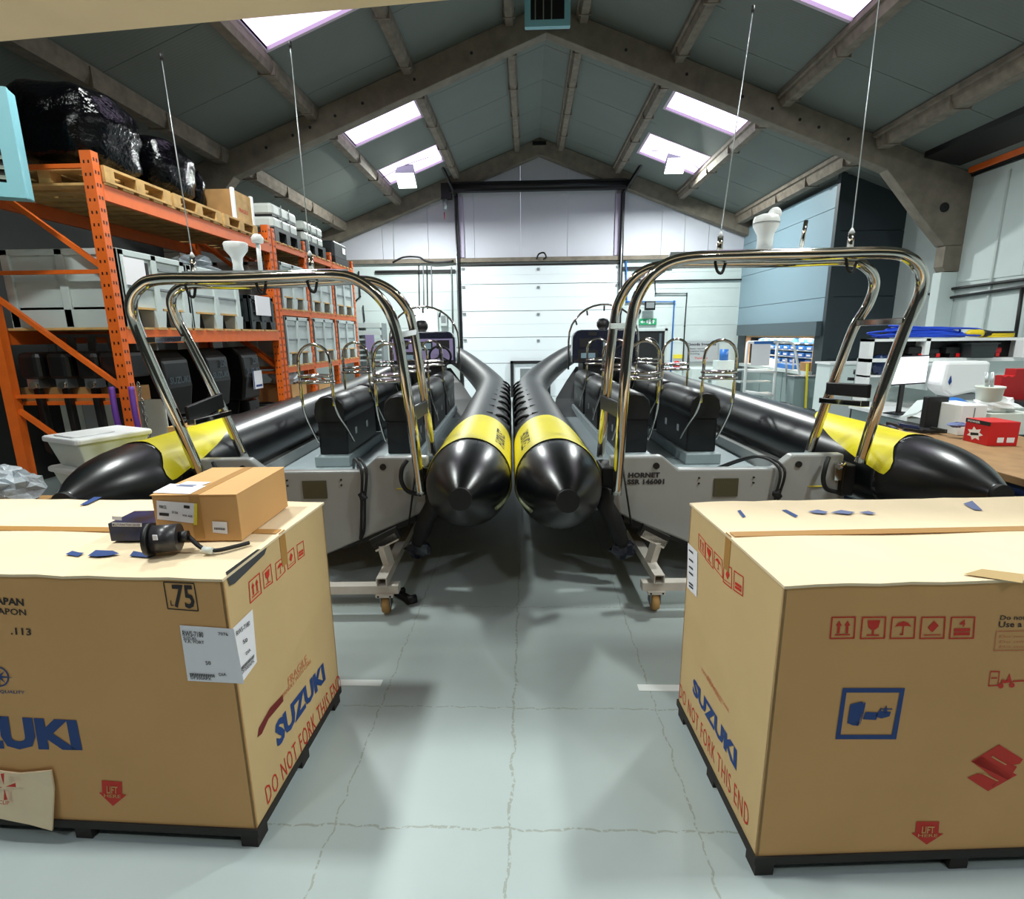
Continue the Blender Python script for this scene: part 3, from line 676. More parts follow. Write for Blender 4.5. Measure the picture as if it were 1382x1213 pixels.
# shipping label folded round the corner
m = MB(); print_poly(m, fr, [(254, 918), (330, 922), (316, 848), (243, 843)], h=.002); print_poly(m, sd, [(326, 921), (346, 893), (340, 822), (313, 848)], h=.002); m.build('shipping_label', M['paper'], cl)
m = MB(); F2 = .004
for s_, q in (('RWS-7180', [(248, 857), (276, 859), (275, 852), (247, 850)]), ('SUZUKI', [(249, 862), (266, 863), (265, 859), (248, 858)]), ('V.A. PORT', [(250, 866), (277, 868), (276, 864), (249, 862)]), ('7076', [(296, 856), (309, 857), (308, 853), (295, 852)]),
              ('50', [(279, 896), (286, 896), (285, 891), (278, 891)]), ('DF300APX', [(259, 915), (287, 917), (286, 913), (258, 911)]), ('DIA', [(297, 911), (307, 911), (306, 907), (296, 907)])):
    print_text(m, fr, s_, q, .01, h=F2)
print_unit(m, fr, [(258, 911), (292, 913), (291, 909), (257, 907)], [rect(i/14, 0, (i+.55)/14, 1) for i in range(14)], h=F2)
for s_, q in (('RWS-7180', [(318, 858), (336, 843), (335, 837), (317, 852)]), ('50', [(327, 869), (333, 865), (332, 860), (326, 864)]), ('DIA', [(331, 884), (337, 878), (336, 874), (330, 880)]), ('DF300APX', [(325, 910), (342, 893), (341, 889), (324, 905)])):
    print_text(m, sd, s_, q, .01, h=F2)
print_unit(m, sd, [(324, 905), (342, 887), (342, 882), (324, 900)], [rect(i/14, 0, (i+.55)/14, 1) for i in range(14)], h=F2)
m.build('label_print', M['ink_black'], cl)
# side face print
m = MB()
for kind, q in (('up', [(337, 815), (353, 800), (350, 772), (335, 785)]), ('glass', [(356, 795), (368, 786), (365, 760), (354, 772)]), ('umbrella', [(373, 784), (385, 771), (382, 751), (371, 760)]),
                ('tilt', [(388, 769), (399, 759), (396, 738), (386, 747)]), ('stack', [(402, 756), (411, 749), (409, 729), (400, 735)])):
    mi = MB(); print_unit(mi, sd, q, frame_polys(.06)+ICON[kind]); mi.build('handling_icon', M['ink_red'], cl)
print_text(m, sd, 'DO NOT FORK THIS END', [(361, 1086), (461, 929), (457, 908), (357, 1063)], -.006, 1.15)
m.build('red_print', M['ink_red'], cl)
m = MB(); print_text(m, sd, 'SUZUKI', [(374, 1008), (439, 915), (436, 895), (370, 980)], .05); m.build('blue_print', M['ink_blue'], cl)
m = MB()
for s_, q in (('FRAGILE', [(389, 925), (415, 893), (413, 883), (388, 915)]), ('HANDLE WITH CARE', [(380, 944), (420, 893), (419, 889), (379, 938)])): print_text(m, sd, s_, q, 0)
m.build('faded_print', M['ink_fade'], cl)
m = MB(); print_poly(m, sd, [(347, 995), (353, 990), (362, 970), (382, 946), (381, 937), (364, 955), (349, 982)]); m.build('dark_red_streak', mat('dark_red_marker', (110, 18, 14), .6), cl)
m = MB(); print_poly(m, sd, [(309, 790), (316, 787), (356, 748), (359, 739), (352, 741), (346, 741), (303, 772)], h=.003); m.build('corner_tape', mat('dark_grey_tape', (74, 74, 76), .35), cl, label='strip of dark grey tape on the top right edge')
m = MB(); print_unit(m, tp, [(84, 754), (222, 754), (222, 742), (84, 740)], [[(.03, .4), (.1, .75), (.16, .6), (.22, .55), (.15, .2)], [(.25, .25), (.33, .85), (.5, .8), (.56, .5), (.46, .3), (.34, .2)], [(.66, .25), (.7, .8), (.8, .6), (.92, .35), (.86, .12)]]); m.build('top_arrow_print', M['ink_blue'], cl)
m = MB(); print_poly(m, tp, [(107, 682), (118, 681), (138, 671), (127, 671)]); m.build('top_blue_tape', M['ink_blue'], cl)

# right carton
cr, fr, sd, tp = carton(.672, 1.30, R(3.2), 0, 1.85, .69, .952, 'large brown engine carton on the right with bare pale top')
m = MB()
for i, (kind, xa) in enumerate((('up', 1120), ('glass', 1161), ('umbrella', 1201), ('tilt', 1241), ('stack', 1281))):
    q = [(xa-1, 862), (xa+33, 861.5), (xa+35, 831.5), (xa+2, 832)]; mi = MB(); print_unit(mi, fr, q, frame_polys(.055)+ICON[kind])
    if kind == 'stack': print_text(mi, fr, '4', [(1294, 845), (1302, 845), (1303, 836), (1295, 836)], .01)
    mi.build('handling_icon', M['ink_red'], cr)
def ring(m, fc, o, i_, mt=None):
    for k in range(4): print_poly(m, fc, [o[k], o[(k+1) % 4], i_[(k+1) % 4], i_[k]])
m = MB(); ring(m, fr, [(1127, 997), (1209, 997), (1221, 928), (1137, 928)], [(1134, 991), (1203, 991), (1214, 934), (1142, 934)]); m.build('pictogram_frame', M['ink_blue'], cr)
m = MB()
for poly in ([(1143, 975), (1150, 978), (1158, 979), (1166, 950), (1163, 946), (1147, 950)], [(1160, 979), (1165, 962), (1168, 948), (1166, 947)], [(1164, 970), (1182, 971), (1185, 961), (1168, 960)], [(1180, 966), (1189, 969), (1200, 966), (1202, 960), (1189, 959), (1189, 954), (1185, 960)],
             [(1153, 975), (1158, 979), (1160, 974), (1155, 972)], [(1194, 966), (1197, 960), (1196, 951), (1192, 958)], [(1188, 957), (1204, 957), (1204, 955.5), (1188, 955.5)]): print_poly(m, fr, poly)
m.build('engine_pictogram', M['ink_blue'], cr)
m = MB()     # the slanted red S mark
for poly in ([(1310, 1027), (1348, 1004), (1338, 1021), (1372, 1034), (1360, 1052)], [(1348, 1004), (1380, 1024), (1376, 1030), (1366, 1032), (1357, 1031), (1338, 1018)], [(1311, 1027), (1324, 1020), (1372, 1045), (1353, 1053), (1346, 1053)],
             [(1305, 1049), (1319, 1043), (1330, 1045), (1345, 1053), (1333, 1067)], [(1333, 1067), (1346, 1053), (1353, 1053), (1372, 1045)]): print_poly(m, fr, poly)
m.build('red_slanted_mark', M['ink_red'], cr)
m = MB(); print_poly(m, fr, [(1336.5, 1020.5), (1338.5, 1019.5), (1358, 1030.5), (1356, 1031.5)], h=.0025); print_poly(m, fr, [(1325, 1043.5), (1327, 1042.5), (1347, 1052.5), (1345, 1053.5)], h=.0025); m.build('mark_gaps', M['card'], cr)
arrow_mark(fr, [(1227, 1139), (1273, 1139), (1273, 1108), (1232, 1108)], cr)
m = MB(); print_text(m, fr, 'Do not drop.', [(1349, 836), (1412, 836), (1413, 829), (1350, 830)], .01); print_text(m, fr, 'Use a mild lift', [(1347, 846), (1425, 845), (1426, 838), (1348, 838)], .01); m.build('black_print', M['ink_black'], cr)
m = MB(); ring(m, fr, [(1341, 878), (1440, 877), (1442, 850), (1344, 851)], [(1342, 877), (1439, 876), (1441, 851), (1345, 852)])
for y_ in (858, 865, 872): print_text(m, fr, 'Do not use fork', [(1348, y_+2), (1430, y_+1), (1430, y_-2), (1349, y_-1)], 0)
m.build('faded_print', M['ink_fade'], cr)
m = MB()
for q in ([(1333, 926), (1347, 925), (1349, 905), (1336, 905)],): print_unit(m, fr, q, frame_polys(.08)+[rect(.2, .5, .8, .58)])
for c_ in ((1350, 925), (1365, 924)): print_poly(m, fr, [(c_[0]+4*math.cos(k*.785), c_[1]+3.6*math.sin(k*.785)) for k in range(8)])
print_poly(m, fr, [(1350, 922), (1365, 920), (1362, 908), (1358, 918), (1352, 916)]); print_poly(m, fr, [(1366, 920), (1382, 919), (1382, 917), (1366, 918)])
m.build('forklift_pictogram', M['ink_red'], cr)
# left side face
m = MB()
for kind, q in (('up', [(943, 741), (952, 753), (952, 730), (943, 719)]), ('glass', [(952, 754), (963, 768), (962, 741), (952, 731)]), ('umbrella', [(964, 766), (976, 781), (975, 755), (964, 743)]), ('tilt', [(976, 785), (988, 795), (988, 766), (977, 759)]), ('stack', [(990, 796), (1003, 805), (1004, 778), (991, 769)])):
    mi = MB(); print_unit(mi, sd, q, frame_polys(.06)+ICON[kind]); mi.build('handling_icon', M['ink_red'], cr)
print_text(m, sd, 'DO NOT FORK THIS END', [(917, 939), (1010, 1119), (1011, 1090), (918, 921)], -.008, 1.15)
m.build('red_print', M['ink_red'], cr)
m = MB(); print_text(m, sd, 'SUZUKI', [(935, 932), (994, 1038), (995, 1014), (936, 914)], .05); m.build('blue_print', M['ink_blue'], cr)
m = MB(); print_text(m, sd, 'FRAGILE', [(955, 918), (974, 950), (974, 942), (956, 911)], 0); print_text(m, sd, 'HANDLE WITH CARE', [(947, 905), (984, 962), (984, 957), (948, 901)], 0); m.build('faded_print', M['ink_fade'], cr)
m = MB(); print_poly(m, sd, [(928, 792), (941, 806), (942, 745), (929, 732)], h=.002); m.build('shipping_label', M['paper'], cr)
m = MB()
for y_ in (740, 752, 762, 770, 784, 788): print_unit(m, sd, [(931, y_+3), (940, y_+11), (940, y_+7), (931, y_)], [rect(.0, .1, .6, .8)], h=.004)
m.build('label_print', M['ink_black'], cr)
m = MB(); print_unit(m, tp, [(980, 700), (1205, 700), (1195, 688), (980, 687)], [[(.07, .8), (.09, .9), (.12, .2), (.1, .1)], [(.35, .9), (.38, .95), (.44, .3), (.42, .1)]])
m.build('top_arrow_print', M['ink_blue'], cr)
m = MB(); print_unit(m, tp, [(1090, 696), (1185, 698), (1180, 688), (1090, 687)], [[(0, .6), (.15, .9), (.3, .6), (.25, .3), (.1, .4)], [(.33, .5), (.5, .9), (.7, .6), (.6, .3)], [(.75, .6), (.9, .8), (1, .5), (.9, .35)]]); m.build('top_faded_print', M['ink_grey'], cr)
m = MB(); print_poly(m, tp, [(1300, 680), (1314, 688), (1326, 689), (1312, 676)]); m.build('top_blue_tape', M['ink_grey'], cr)
m = MB(); print_poly(m, tp, [(1300, 775), (1380, 787), (1382, 775), (1325, 768)], h=.001); m.build('scuff', mat('scuffed_card', (178, 150, 100), .8), cr)

# ---------------- parcels on the left carton
zt = .942
def onz(px, py, z): return at(px, py, z=z)
# medium parcel: measured corners
b0 = onz(240, 738, zt); b1 = onz(326, 732, zt)
HP = .162; a = onz(204, 668, zt+HP); b_ = onz(319, 667, zt+HP); c_ = onz(400, 630, zt+HP); d_ = onz(303, 631, zt+HP)
u = (b_-a); u.z = 0; L = u.length; ang = math.atan2(u.y, u.x)
Mx = Tm(b_.x, b_.y, zt, ang); dp = .36
t = thing('parcel', 'medium brown taped parcel with shipping labels on left carton', 'parcel', (b_.x-L/2, b_.y, zt), ang)
MB(Mx).box(-L, 0, .002, 0, dp, HP-.003).build('body', M['card'], t, bevel=.002)
for (x0, x1) in ((-L-.004, -L/2-.001), (-L/2+.001, .001)): MB(Mx).box(x0, -.003, HP-.003, x1, dp+.003, HP+.0005).build('top_flap', M['card'], t)
MB(Mx).box(-L/2-.017, -.004, HP, -L/2+.017, dp, HP+.0015).box(-L/2-.017, -.002, .01, -L/2+.017, -.0005, HP+.0015).build('tape', M['tape'], t)
MB(Mx).box(-L-.03, .12, HP-.03, -L, dp*.8, HP-.02).build('open_side_flap', M['card'], t)
f2 = Face(Mx @ Vector((-L, 0, 0)), Mx.to_3x3() @ Vector((1, 0, 0)), (0, 0, 1)); f3 = Face(Mx @ Vector((-L, 0, HP+.0015)), Mx.to_3x3() @ Vector((1, 0, 0)), Mx.to_3x3() @ Vector((0, 1, 0)))
m = MB(); print_poly(m, f2, [(213, 700), (264, 706), (265, 679), (212, 675)], h=.003); print_poly(m, f2, [(288, 718), (308, 720), (307, 704), (287, 703)], h=.003)
print_poly(m, f3, [(206, 665), (256, 667), (278, 656), (230, 653)], h=.0012); print_poly(m, f3, [(232, 658), (262, 659), (285, 651), (252, 650)], h=.0016); m.build('shipping_label', M['paper'], t)
m = MB(); print_poly(m, f2, [(262, 708), (267, 708), (267, 679), (263, 679)], h=.0034); m.build('yellow_label_edge', M['label_y'], t)
m = MB()
for q in (([(216, 695), (229, 696), (229, 692), (216, 691)]), ([(249, 685), (257, 686), (257, 682), (249, 681)])): print_poly(m, f2, q, h=.004)
print_text(m, f2, 'PARCEL', [(216, 685), (226, 686), (226, 682), (216, 681)], .02, h=.004); print_text(m, f2, '3150', [(233, 692), (241, 693), (241, 690), (233, 689)], .02, h=.004)
print_text(m, f2, 'VIA AIR', [(247, 696), (261, 698), (261, 695), (247, 693)], .01, h=.004)
print_unit(m, f2, [(290, 714), (305, 715), (305, 712), (290, 711)], [rect(i/9, 0, (i+.6)/9, 1) for i in range(9)], h=.004)
m.build('label_print', M['ink_black'], t)
m = MB(); print_unit(m, f3, [(236, 657), (262, 658), (270, 655), (245, 654)], [rect(0, .1, .9, .35), rect(0, .6, .9, .85)], h=.003); m.build('invoice_print', M['ink_grey'], t)
# small dark blue gauge box
a = onz(147, 710, zt+.001); b_ = onz(146, 694, zt+.06)
p0 = at(150, 731, z=zt); p1 = at(206, 730, z=zt)
u = (p1-p0); u.z = 0; L = u.length+.015; ang = math.atan2(u.y, u.x); Mx = Tm(p0.x, p0.y, zt, ang)
t = thing('gauge_box', 'small dark blue printed box beside the medium parcel', 'box', p0, ang)
MB(Mx).box(0, 0, .002, L, .13, .064).build('body', mat('dark_blue_print', (16, 34, 84), .3, var_rgb=(4, 5, 9), scale=12), t, bevel=.001)
f2 = Face(Mx @ Vector((0, 0, 0)), Mx.to_3x3() @ Vector((1, 0, 0)), (0, 0, 1))
m = MB(); print_poly(m, f2, [(152, 701), (165, 702), (164.5, 697), (151.5, 696)], h=.002); print_poly(m, f2, [(152, 710), (192, 710.5), (192, 705.5), (151.5, 704.5)], h=.002); m.build('white_label', M['paper'], t)
m = MB(); print_text(m, f2, 'MULTI-FUNCTION GAUGE', [(153, 709), (190, 709.5), (190, 706.5), (153, 706)], .02, h=.004); m.build('lettering', M['ink_black'], t)
# round gauge lying on its side with its cables
g = at(215, 752, z=zt); g = Vector((g.x, g.y+.03, zt+.05)); ax = Vector((1, .28, 0)).normalized()
t = thing('round_gauge', 'black round engine gauge lying on its side in front of the parcel', 'gauge', (g.x, g.y, zt))
MB().tube([g-ax*.045, g-ax*.03], [.05, .052], 24).build('bezel', M['black'], t)
MB().tube([g-ax*.03, g+ax*.045], .043, 24).build('case', mat('dark_grey_plastic', (46, 44, 48), .35), t)
MB().tube([g-ax*.046, g-ax*.0455], .046, 24).build('glass', M['navy'], t)
MB().box(g.x+.0, g.y-.0445, zt+.062, g.x+.014, g.y-.042, zt+.078).build('sticker', M['paper'], t)
MB().tube([g+ax*.045, g+ax*.07], .018, 12).build('connector', M['black'], t)
MB().tube(spl([g+ax*.07, g+Vector((.11, .01, -.035)), g+Vector((.16, .0, -.04)), g+Vector((.2, .035, -.042)), g+Vector((.23, .07, -.043))], 5), .007, 6).build('cable', M['rubber'], t)
MB().tube([g+Vector((.125, -.005, -.035)), g+Vector((.155, -.008, -.038))], .011, 8).build('plug', M['offwhite'], t)
# ============================================================ the two inflatable boats, stern towards us
def boat(cx, hw, dy, sg, label, mark):
    """cx: centre line, hw: half distance between tube centres, sg: +1 when the neighbour boat lies on the left (-x) side"""
    o0 = BF @ Vector((cx, 3.2+dy, 0)); t = thing('inflatable_boat', label, 'boat', o0, YAW)
    P = lambda: MB(BF)
    r = .25; zc = .735; Y = lambda v: v+dy
    for s_ in (-1, 1):
        x = cx+s_*hw; inner = (s_ == -sg)
        path = [(x, 3.0, zc+.01), (x, 3.6, zc), (x, 4.6, zc), (x, 6.0, zc+.005), (x, 7.2, zc+.02), (x-s_*.05, 8.0, zc+.08), (x-s_*.28, 8.9, zc+.22), (cx+s_*hw*.36, 9.8, zc+.42), (cx+s_*hw*.1, 10.25, zc+.52), (cx-s_*.02, 10.35, zc+.54)]
        path = spl([(a, Y(b_), c_) for a, b_, c_ in path], 8)
        rad = [r if p[1] < Y(7) else max(.17, r-(p[1]-Y(7))*.024) for p in path]
        tb = P().tube(path, rad, 28).build('tube', M['hypalon2'] if inner else M['hypalon'], t)
        cp = spl([(x, 3.02, zc+.01), (x, 2.9, zc+.015), (x, 2.7, zc+.04), (x, 2.55, zc+.058), (x, 2.47, zc+.068)], 5)
        cp = [(p.x, Y(p.y), p.z) for p in cp]; cr_ = []
        for p in cp:
            q = (Y(3.02)-p[1])/.55; cr_.append(r*(1-q**2.1*.78))
        P().tube(cp, cr_, 32).build('tube_cone', M['hypalon'], t)
        P().tube([(x, Y(2.49), zc+.066), (x, Y(2.455), zc+.068)], [.06, .058], 16).build('cone_cap', M['rubber'], t)
        # yellow panel laid on the tube; theta 0 outboard, 90 top, 180 inboard
        m = P(); n = 44; vs = []; rows = 9
        def ip(tb_, v):
            for (a0, b0), (a1, b1) in zip(tb_, tb_[1:]):
                if v <= a1: return b0+(b1-b0)*(v-a0)/(a1-a0)
            return tb_[-1][1]
        for i in range(n+1):
            th = -50+220*i/n
            y1 = ip([(-60, 4.05), (95, 4.05), (112, 3.95), (125, 3.8), (143, 3.55), (158, 3.25), (167, 3.05), (171, 2.95)], th)
            y0 = ip([(-60, 3.06), (100, 3.06), (130, 3.0), (150, 2.92), (162, 2.91), (171, 2.94)], th)
            for j in range(rows):
                y = Y(y0+(max(y1, y0+.01)-y0)*j/(rows-1)); a = R(th); qq = max(0, (Y(3.02)-y)/.55); rr = r*(1-qq**2.1*.78)+.004
                zz = zc+.012 if y < Y(3.1) else zc+.004
                vs.append((x+s_*math.cos(a)*rr, y, zz+math.sin(a)*rr))
        m.smooth = True
        m.add(vs, [(i*rows+j, (i+1)*rows+j, (i+1)*rows+j+1, i*rows+j+1) for i in range(n) for j in range(rows-1)])
        yp = m.build('yellow_panel', M['yellow'], t)
        # name lettering wrapped on the inboard neighbour side
        if inner:
            m = P(); vs, fs = glyphs('HORNET', .03)
            m.add([(x+s_*math.cos(R(52-17*b_))*(r+.005), Y(3.72-.48*a), zc+.005+math.sin(R(52-17*b_))*(r+.005)) if s_ < 0 else (x+math.cos(R(35+17*b_))*(r+.005), Y(3.24+.48*a), zc+.005+math.sin(R(35+17*b_))*(r+.005)) for a, b_ in vs], fs)
            m.build('lettering', M['ink_black'], yp)
        # rubbing strake along the outboard side
        st = []
        for p in [Vector(q) for q in cp[::-1][9:-1]]+path[1:-16]:
            q = (Y(3.02)-p.y)/.55; rr = r if q < 0 else r*(1-q**2.1*.78)
            if p.y > Y(7): rr = max(.17, r-(p.y-Y(7))*.024)
            st.append((p.x+s_*(rr-.002), p.y, p.z-.03-max(0, q)*.10))
        P().tube(st, .010, 8).build('rubbing_strake', M['strake'], t)
        sm_ = []
        for k in range(13):
            q = k/12*.92; rr = r*(1-q**2.1*.78); th = R(-8-52*q); zz = zc+.01+.058*q*q
            sm_.append((x+s_*(rr+.002)*math.cos(th), Y(3.05-.55*q), zz+(rr+.002)*math.sin(th)))
        P().tube(sm_, .005, 6).build('cone_seam', M['grey'], t)
        # lifelines: looped black grab handles
        for k in range(8):
            y = Y(4.3+k*.46); a0 = R(40); 
            def sp(th, yy, h): return (x+s_*math.cos(R(th))*(r+h), yy, zc+math.sin(R(th))*(r+h))
            h = P().tube(spl([sp(58, y, .0), sp(50, y+.03, .018), sp(38, y+.1, .022), sp(28, y+.18, .016), sp(22, y+.22, 0)], 4), .014, 6)
            h.add([sp(68, y-.01, .003), sp(68, y+.01, .003), sp(46, y+.07, .004), sp(46, y-.06, .004)], [(0, 1, 2, 3)])
            h.add([sp(46, y+.0, .003), sp(44, y+.12, .003), sp(18, y+.27, .004), sp(20, y+.06, .004)], [(0, 1, 2, 3)])
            h.build('grab_handle', M['rubber'], t)
            P().tube([sp(78, y, .001), sp(66, y, .004)], [.002, .007], 6).build('handle_tip', M['rubber'], t)
    # hull: lofted vee, plumb transom to raked bow
    m = P(); secs = []
    for y, w_, zk, zch, zd in ((3.2, .62, .2, .42, .47), (5.0, .8, .21, .43, .48), (7.0, .78, .24, .46, .5), (8.4, .62, .34, .55, .6), (9.4, .36, .52, .7, .78), (10.1, .1, .8, .92, 1.0)):
        secs.append([(cx-w_, Y(y), zd), (cx-w_, Y(y), zch), (cx-w_*.45, Y(y), (zk+zch)/2-.03), (cx, Y(y), zk), (cx+w_*.45, Y(y), (zk+zch)/2-.03), (cx+w_, Y(y), zch), (cx+w_, Y(y), zd)])
    n = 7; m.add([p for s1 in secs for p in s1], [(i*n+j, i*n+(j+1) % n, (i+1)*n+(j+1) % n, (i+1)*n+j) for i in range(len(secs)-1) for j in range(n)]+[tuple(range(n)), tuple(range(6*n-1, 5*n-1, -1))])
    m.build('hull', M['hull'], t)
    # deck
    P().prism([(cx-.8, Y(3.26)), (cx+.8, Y(3.26)), (cx+.8, Y(8.2)), (cx+.35, Y(9.3)), (cx-.35, Y(9.3)), (cx-.8, Y(8.2))], .48, .505, 'Z').build('deck', M['deck'], t)
    for s_ in (-1, 1): P().box(cx+s_*.72, Y(3.3), .50, cx+s_*.84, Y(8.1), .60).build('side_step', M['gelcoat'], t)
    P().prism([(cx-.3, Y(8.3)), (cx+.3, Y(8.3)), (cx+.22, Y(9.3)), (cx-.22, Y(9.3))], .505, .80, 'Z').build('bow_locker', M['deck'], t, bevel=.02)
    # transom with cut-down centre
    half = [(-.72, .86), (-.40, .86), (-.30, .775), (.30, .775), (.40, .86), (.72, .86), (.72, .52), (.60, .46), (0, .2), (-.60, .46), (-.72, .52)]
    tr = P().prism([(cx+a, b_) for a, b_ in half], Y(3.16), Y(3.23)).build('transom', M['gelcoat'], t, bevel=.012)
    yb = Y(3.155)
    P().box(cx-.075, yb-.004, .60, cx+.075, yb+.005, .715).build('brass_hatch', M['olive'], tr)
    for s_ in (-1, 1):
        P().cyl((cx+s_*.44, yb-.004, .80), (cx+s_*.44, yb+.01, .80), .02).build('drain_hole', M['black'], tr)
        if not (mark and s_ == -sg): P().box(cx+s_*.56-.045, yb-.003, .655, cx+s_*.56+.045, yb+.004, .66).build('slot_line', M['label_y'], tr)
        for dz in (.0, .035): P().cyl((cx+s_*.17, yb-.003, .72-dz), (cx+s_*.17, yb+.01, .72-dz), .006, n=8).build('bolt', M['black'], tr)
        if not (mark and s_ == -sg): P().tube(spl([(cx+s_*.60, yb-.03, .85), (cx+s_*.57, yb-.06, .80), (cx+s_*.565, yb-.06, .72), (cx+s_*.60, yb-.05, .655), (cx+s_*.68, yb-.04, .63)], 6), .014, 8).build('black_hose', M['rubber'], tr)
        P().box(cx+s_*.70, yb-.03, .6, cx+s_*.78, yb+.2, .8).build('arch_bracket', M['blacksteel'], tr, bevel=.01)
        P().box(cx+s_*.66, yb-.02, .70, cx+s_*.70, yb, .80).cyl((cx+s_*.66, yb-.04, .79), (cx+s_*.70, yb-.03, .81), .018).build('shackle', M['chrome'], tr)
        # webbed black strop hanging from inner bracket
        if s_ == -sg:
            P().tube(spl([(cx+s_*.74, yb-.02, .66), (cx+s_*.76, yb-.05, .58), (cx+s_*.70, yb-.05, .46), (cx+s_*.64, yb-.03, .30)], 5), [.05]*3+[.055]*10+[.045]*3, 12).build('strop_bag', M['rubber'], tr)
            P().blob((cx+s_*.64, yb-.04, .27), (.08, .03, .06), .2, 3, 10, 6).build('hanging_pouch', M['navy'], tr)
            P().tube([(cx+s_*.66, yb-.03, .84), (cx+s_*.60, yb-.03, .5), (cx+s_*.585, yb-.03, .42)], .006, 6).build('cord', M['rubber'], tr)
    m = P()
    for k in range(2): m.tube(spl([(cx+.10+.03*k, yb+.5, .64), (cx+.22+.03*k, yb+.14, .82), (cx+.31+.03*k, yb-.02, .78), (cx+.30+.02*k, yb-.03, .6), (cx+.28+.02*k, yb-.02, .4), (cx+.27, yb-.02, .33)], 6), .009, 6)
    m.build('engine_cable', M['rubber'], tr)
    P().blob((cx+.31, yb-.03, .62), (.03, .02, .03), .3, 5, 8, 5).build('cable_clip', M['rubber'], tr)
    if mark:
        f = Face(BF @ Vector((cx, Y(3.16), 0)), BF.to_3x3() @ Vector((1, 0, 0)), (0, 0, 1)); m = MB()
        for s_, u0, u1, v0, v1 in (('HORNET', -.61, -.415, .728, .757), ('SSR 146001', -.615, -.385, .685, .714)): print_text(m, f, s_, [(u0, v0), (u1, v0), (u1, v1), (u0, v1)], .05, 1.06, h=.004, uv=True)
        for s_, q in (('H', .0), ): pass
        m.build('registration_lettering', M['ink_black'], tr)
    # jockey seats, three rows of two
    for row in range(3):
        for col in (-1, 1):
            sx = cx+col*.295; y = Y(4.40+row*1.12)
            se = P().rbox(sx-.125, y+.02, .60, sx+.125, y+1.0, .93, .02).build('jockey_seat', M['vinyl'], t)
            P().box(sx-.15, y-.05, .505, sx+.15, y+1.06, .60).build('plinth', M['deck'], se, bevel=.01)
            m = P(); prof = [(-.128, .9), (-.134, .99), (-.118, 1.06), (-.07, 1.105), (0, 1.12), (.07, 1.105), (.118, 1.06), (.134, .99), (.128, .9)]
            m.smooth = True; L = [(y-.02, .94), (y+.0, 1.0), (y+.3, 1.0), (y+.6, .985), (y+.98, .97), (y+1.02, .9)]
            vs = [(sx+a*k, yy, .88+(b_-.88)*k) for yy, k in L for a, b_ in prof]; q = len(prof)
            m.add(vs, [(i*q+j, i*q+(j+1) % q, (i+1)*q+(j+1) % q, (i+1)*q+j) for i in range(len(L)-1) for j in range(q)]); m.smooth = False
            m.add([vs[j] for j in range(q)], [tuple(range(q))]); m.add([vs[-q+j] for j in range(q)], [tuple(range(q))])
            m.build('cushion', M['vinyl'], se)
            MB(BF).box(sx-.12, y+.015, .88, sx+.12, y+.022, .884).build('seam', M['blacksteel'], se)
            yy = y-.26; h = P()
            arc = [(sx-.125, yy, 1.24)]+[(sx-.125*math.cos(R(a)), yy, 1.42+.125*math.sin(R(a))) for a in range(0, 181, 20)]+[(sx+.125, yy, 1.24)]
            h.tube(arc, .0125, 8)
            for zz, rr in ((1.30, .0), (1.255, .012)):
                h.tube([(sx+(.13+rr)*math.cos(R(a)), yy+.01+.085*math.sin(R(a)), zz) for a in range(0, 360, 24)], .011, 6, closed=True)
            for q in (-1, 1):
                h.tube(spl([(sx+q*.125, yy, 1.26), (sx+q*.127, yy+.01, 1.1), (sx+q*.135, yy+.07, .98), (sx+q*.15, yy+.22, .84), (sx+q*.155, yy+.36, .7)], 5), .0105, 7)
            h.build('grab_hoop', M['chrome'], se)
            for q in (-1, 1): P().box(sx+q*.115, yy+.012, 1.06, sx+q*.135, yy+.016, 1.22).build('yellow_reflection', M['yellow'], se)  # reflection of the yellow tubes in the chrome, painted as thin strips
            for q in (.25, .62): P().box(sx-.1285, y+q, .74, sx-.127, y+q+.06, .80).box(sx+.127, y+q, .74, sx+.1285, y+q+.06, .80).build('latch', M['grey'], se)
    # helm console
    yc = Y(7.62); cn = P().rbox(cx-.30, yc, .505, cx+.26, yc+.6, 1.3, .05).build('console', M['vinyl'], t)
    w_ = .46; pl = [(-w_, 1.2), (w_, 1.2), (w_, 1.5)]+[(w_-.12+.12*math.cos(R(a)), 1.54+.12*math.sin(R(a))) for a in (15, 40, 65, 90)]+[(-w_+.12+.12*math.cos(R(a)), 1.54+.12*math.sin(R(a))) for a in (90, 115, 140, 165)]+[(-w_, 1.5)]
    dash = P().prism([(cx+a, b_) for a, b_ in pl], yc-.06, yc+.14).build('dashboard', M['navy'], cn, bevel=.015)
    bx = P()
    for x0, x1, z0, z1 in ((-.36, -.2, 1.42, 1.54), (-.24, -.12, 1.58, 1.63), (-.05, .14, 1.4, 1.52), (.2, .38, 1.42, 1.54), (-.38, -.1, 1.24, 1.38)): bx.box(cx+x0, yc-.068, z0, cx+x1, yc-.058, z1)
    bx.build('instrument', M['black'], cn)
    if not mark: P().box(cx-.43, yc-.064, 1.26, cx+.43, yc-.061, 1.56).build('lilac_tint', M['lilac'], cn)  # purple light on the dashboard, put in as a lilac sheet
    bx = P()
    for x0, x1, z0, z1 in ((-.34, -.14, 1.27, 1.34), (-.03, .12, 1.42, 1.5)): bx.box(cx+x0, yc-.075, z0, cx+x1, yc-.066, z1)
    bx.build('screen', M['cladl'], cn)
    wc = Vector((cx+.26, yc-.2, 1.32)); m = P()
    m.tube([wc+Vector((.15*math.cos(R(a)), -.05*math.sin(R(a)), .14*math.sin(R(a)))) for a in range(0, 360, 15)], .016, 8, closed=True)
    for a in (90, 210, 330): m.tube([wc, wc+Vector((.15*math.cos(R(a)), -.05*math.sin(R(a)), .14*math.sin(R(a))))], .011, 6)
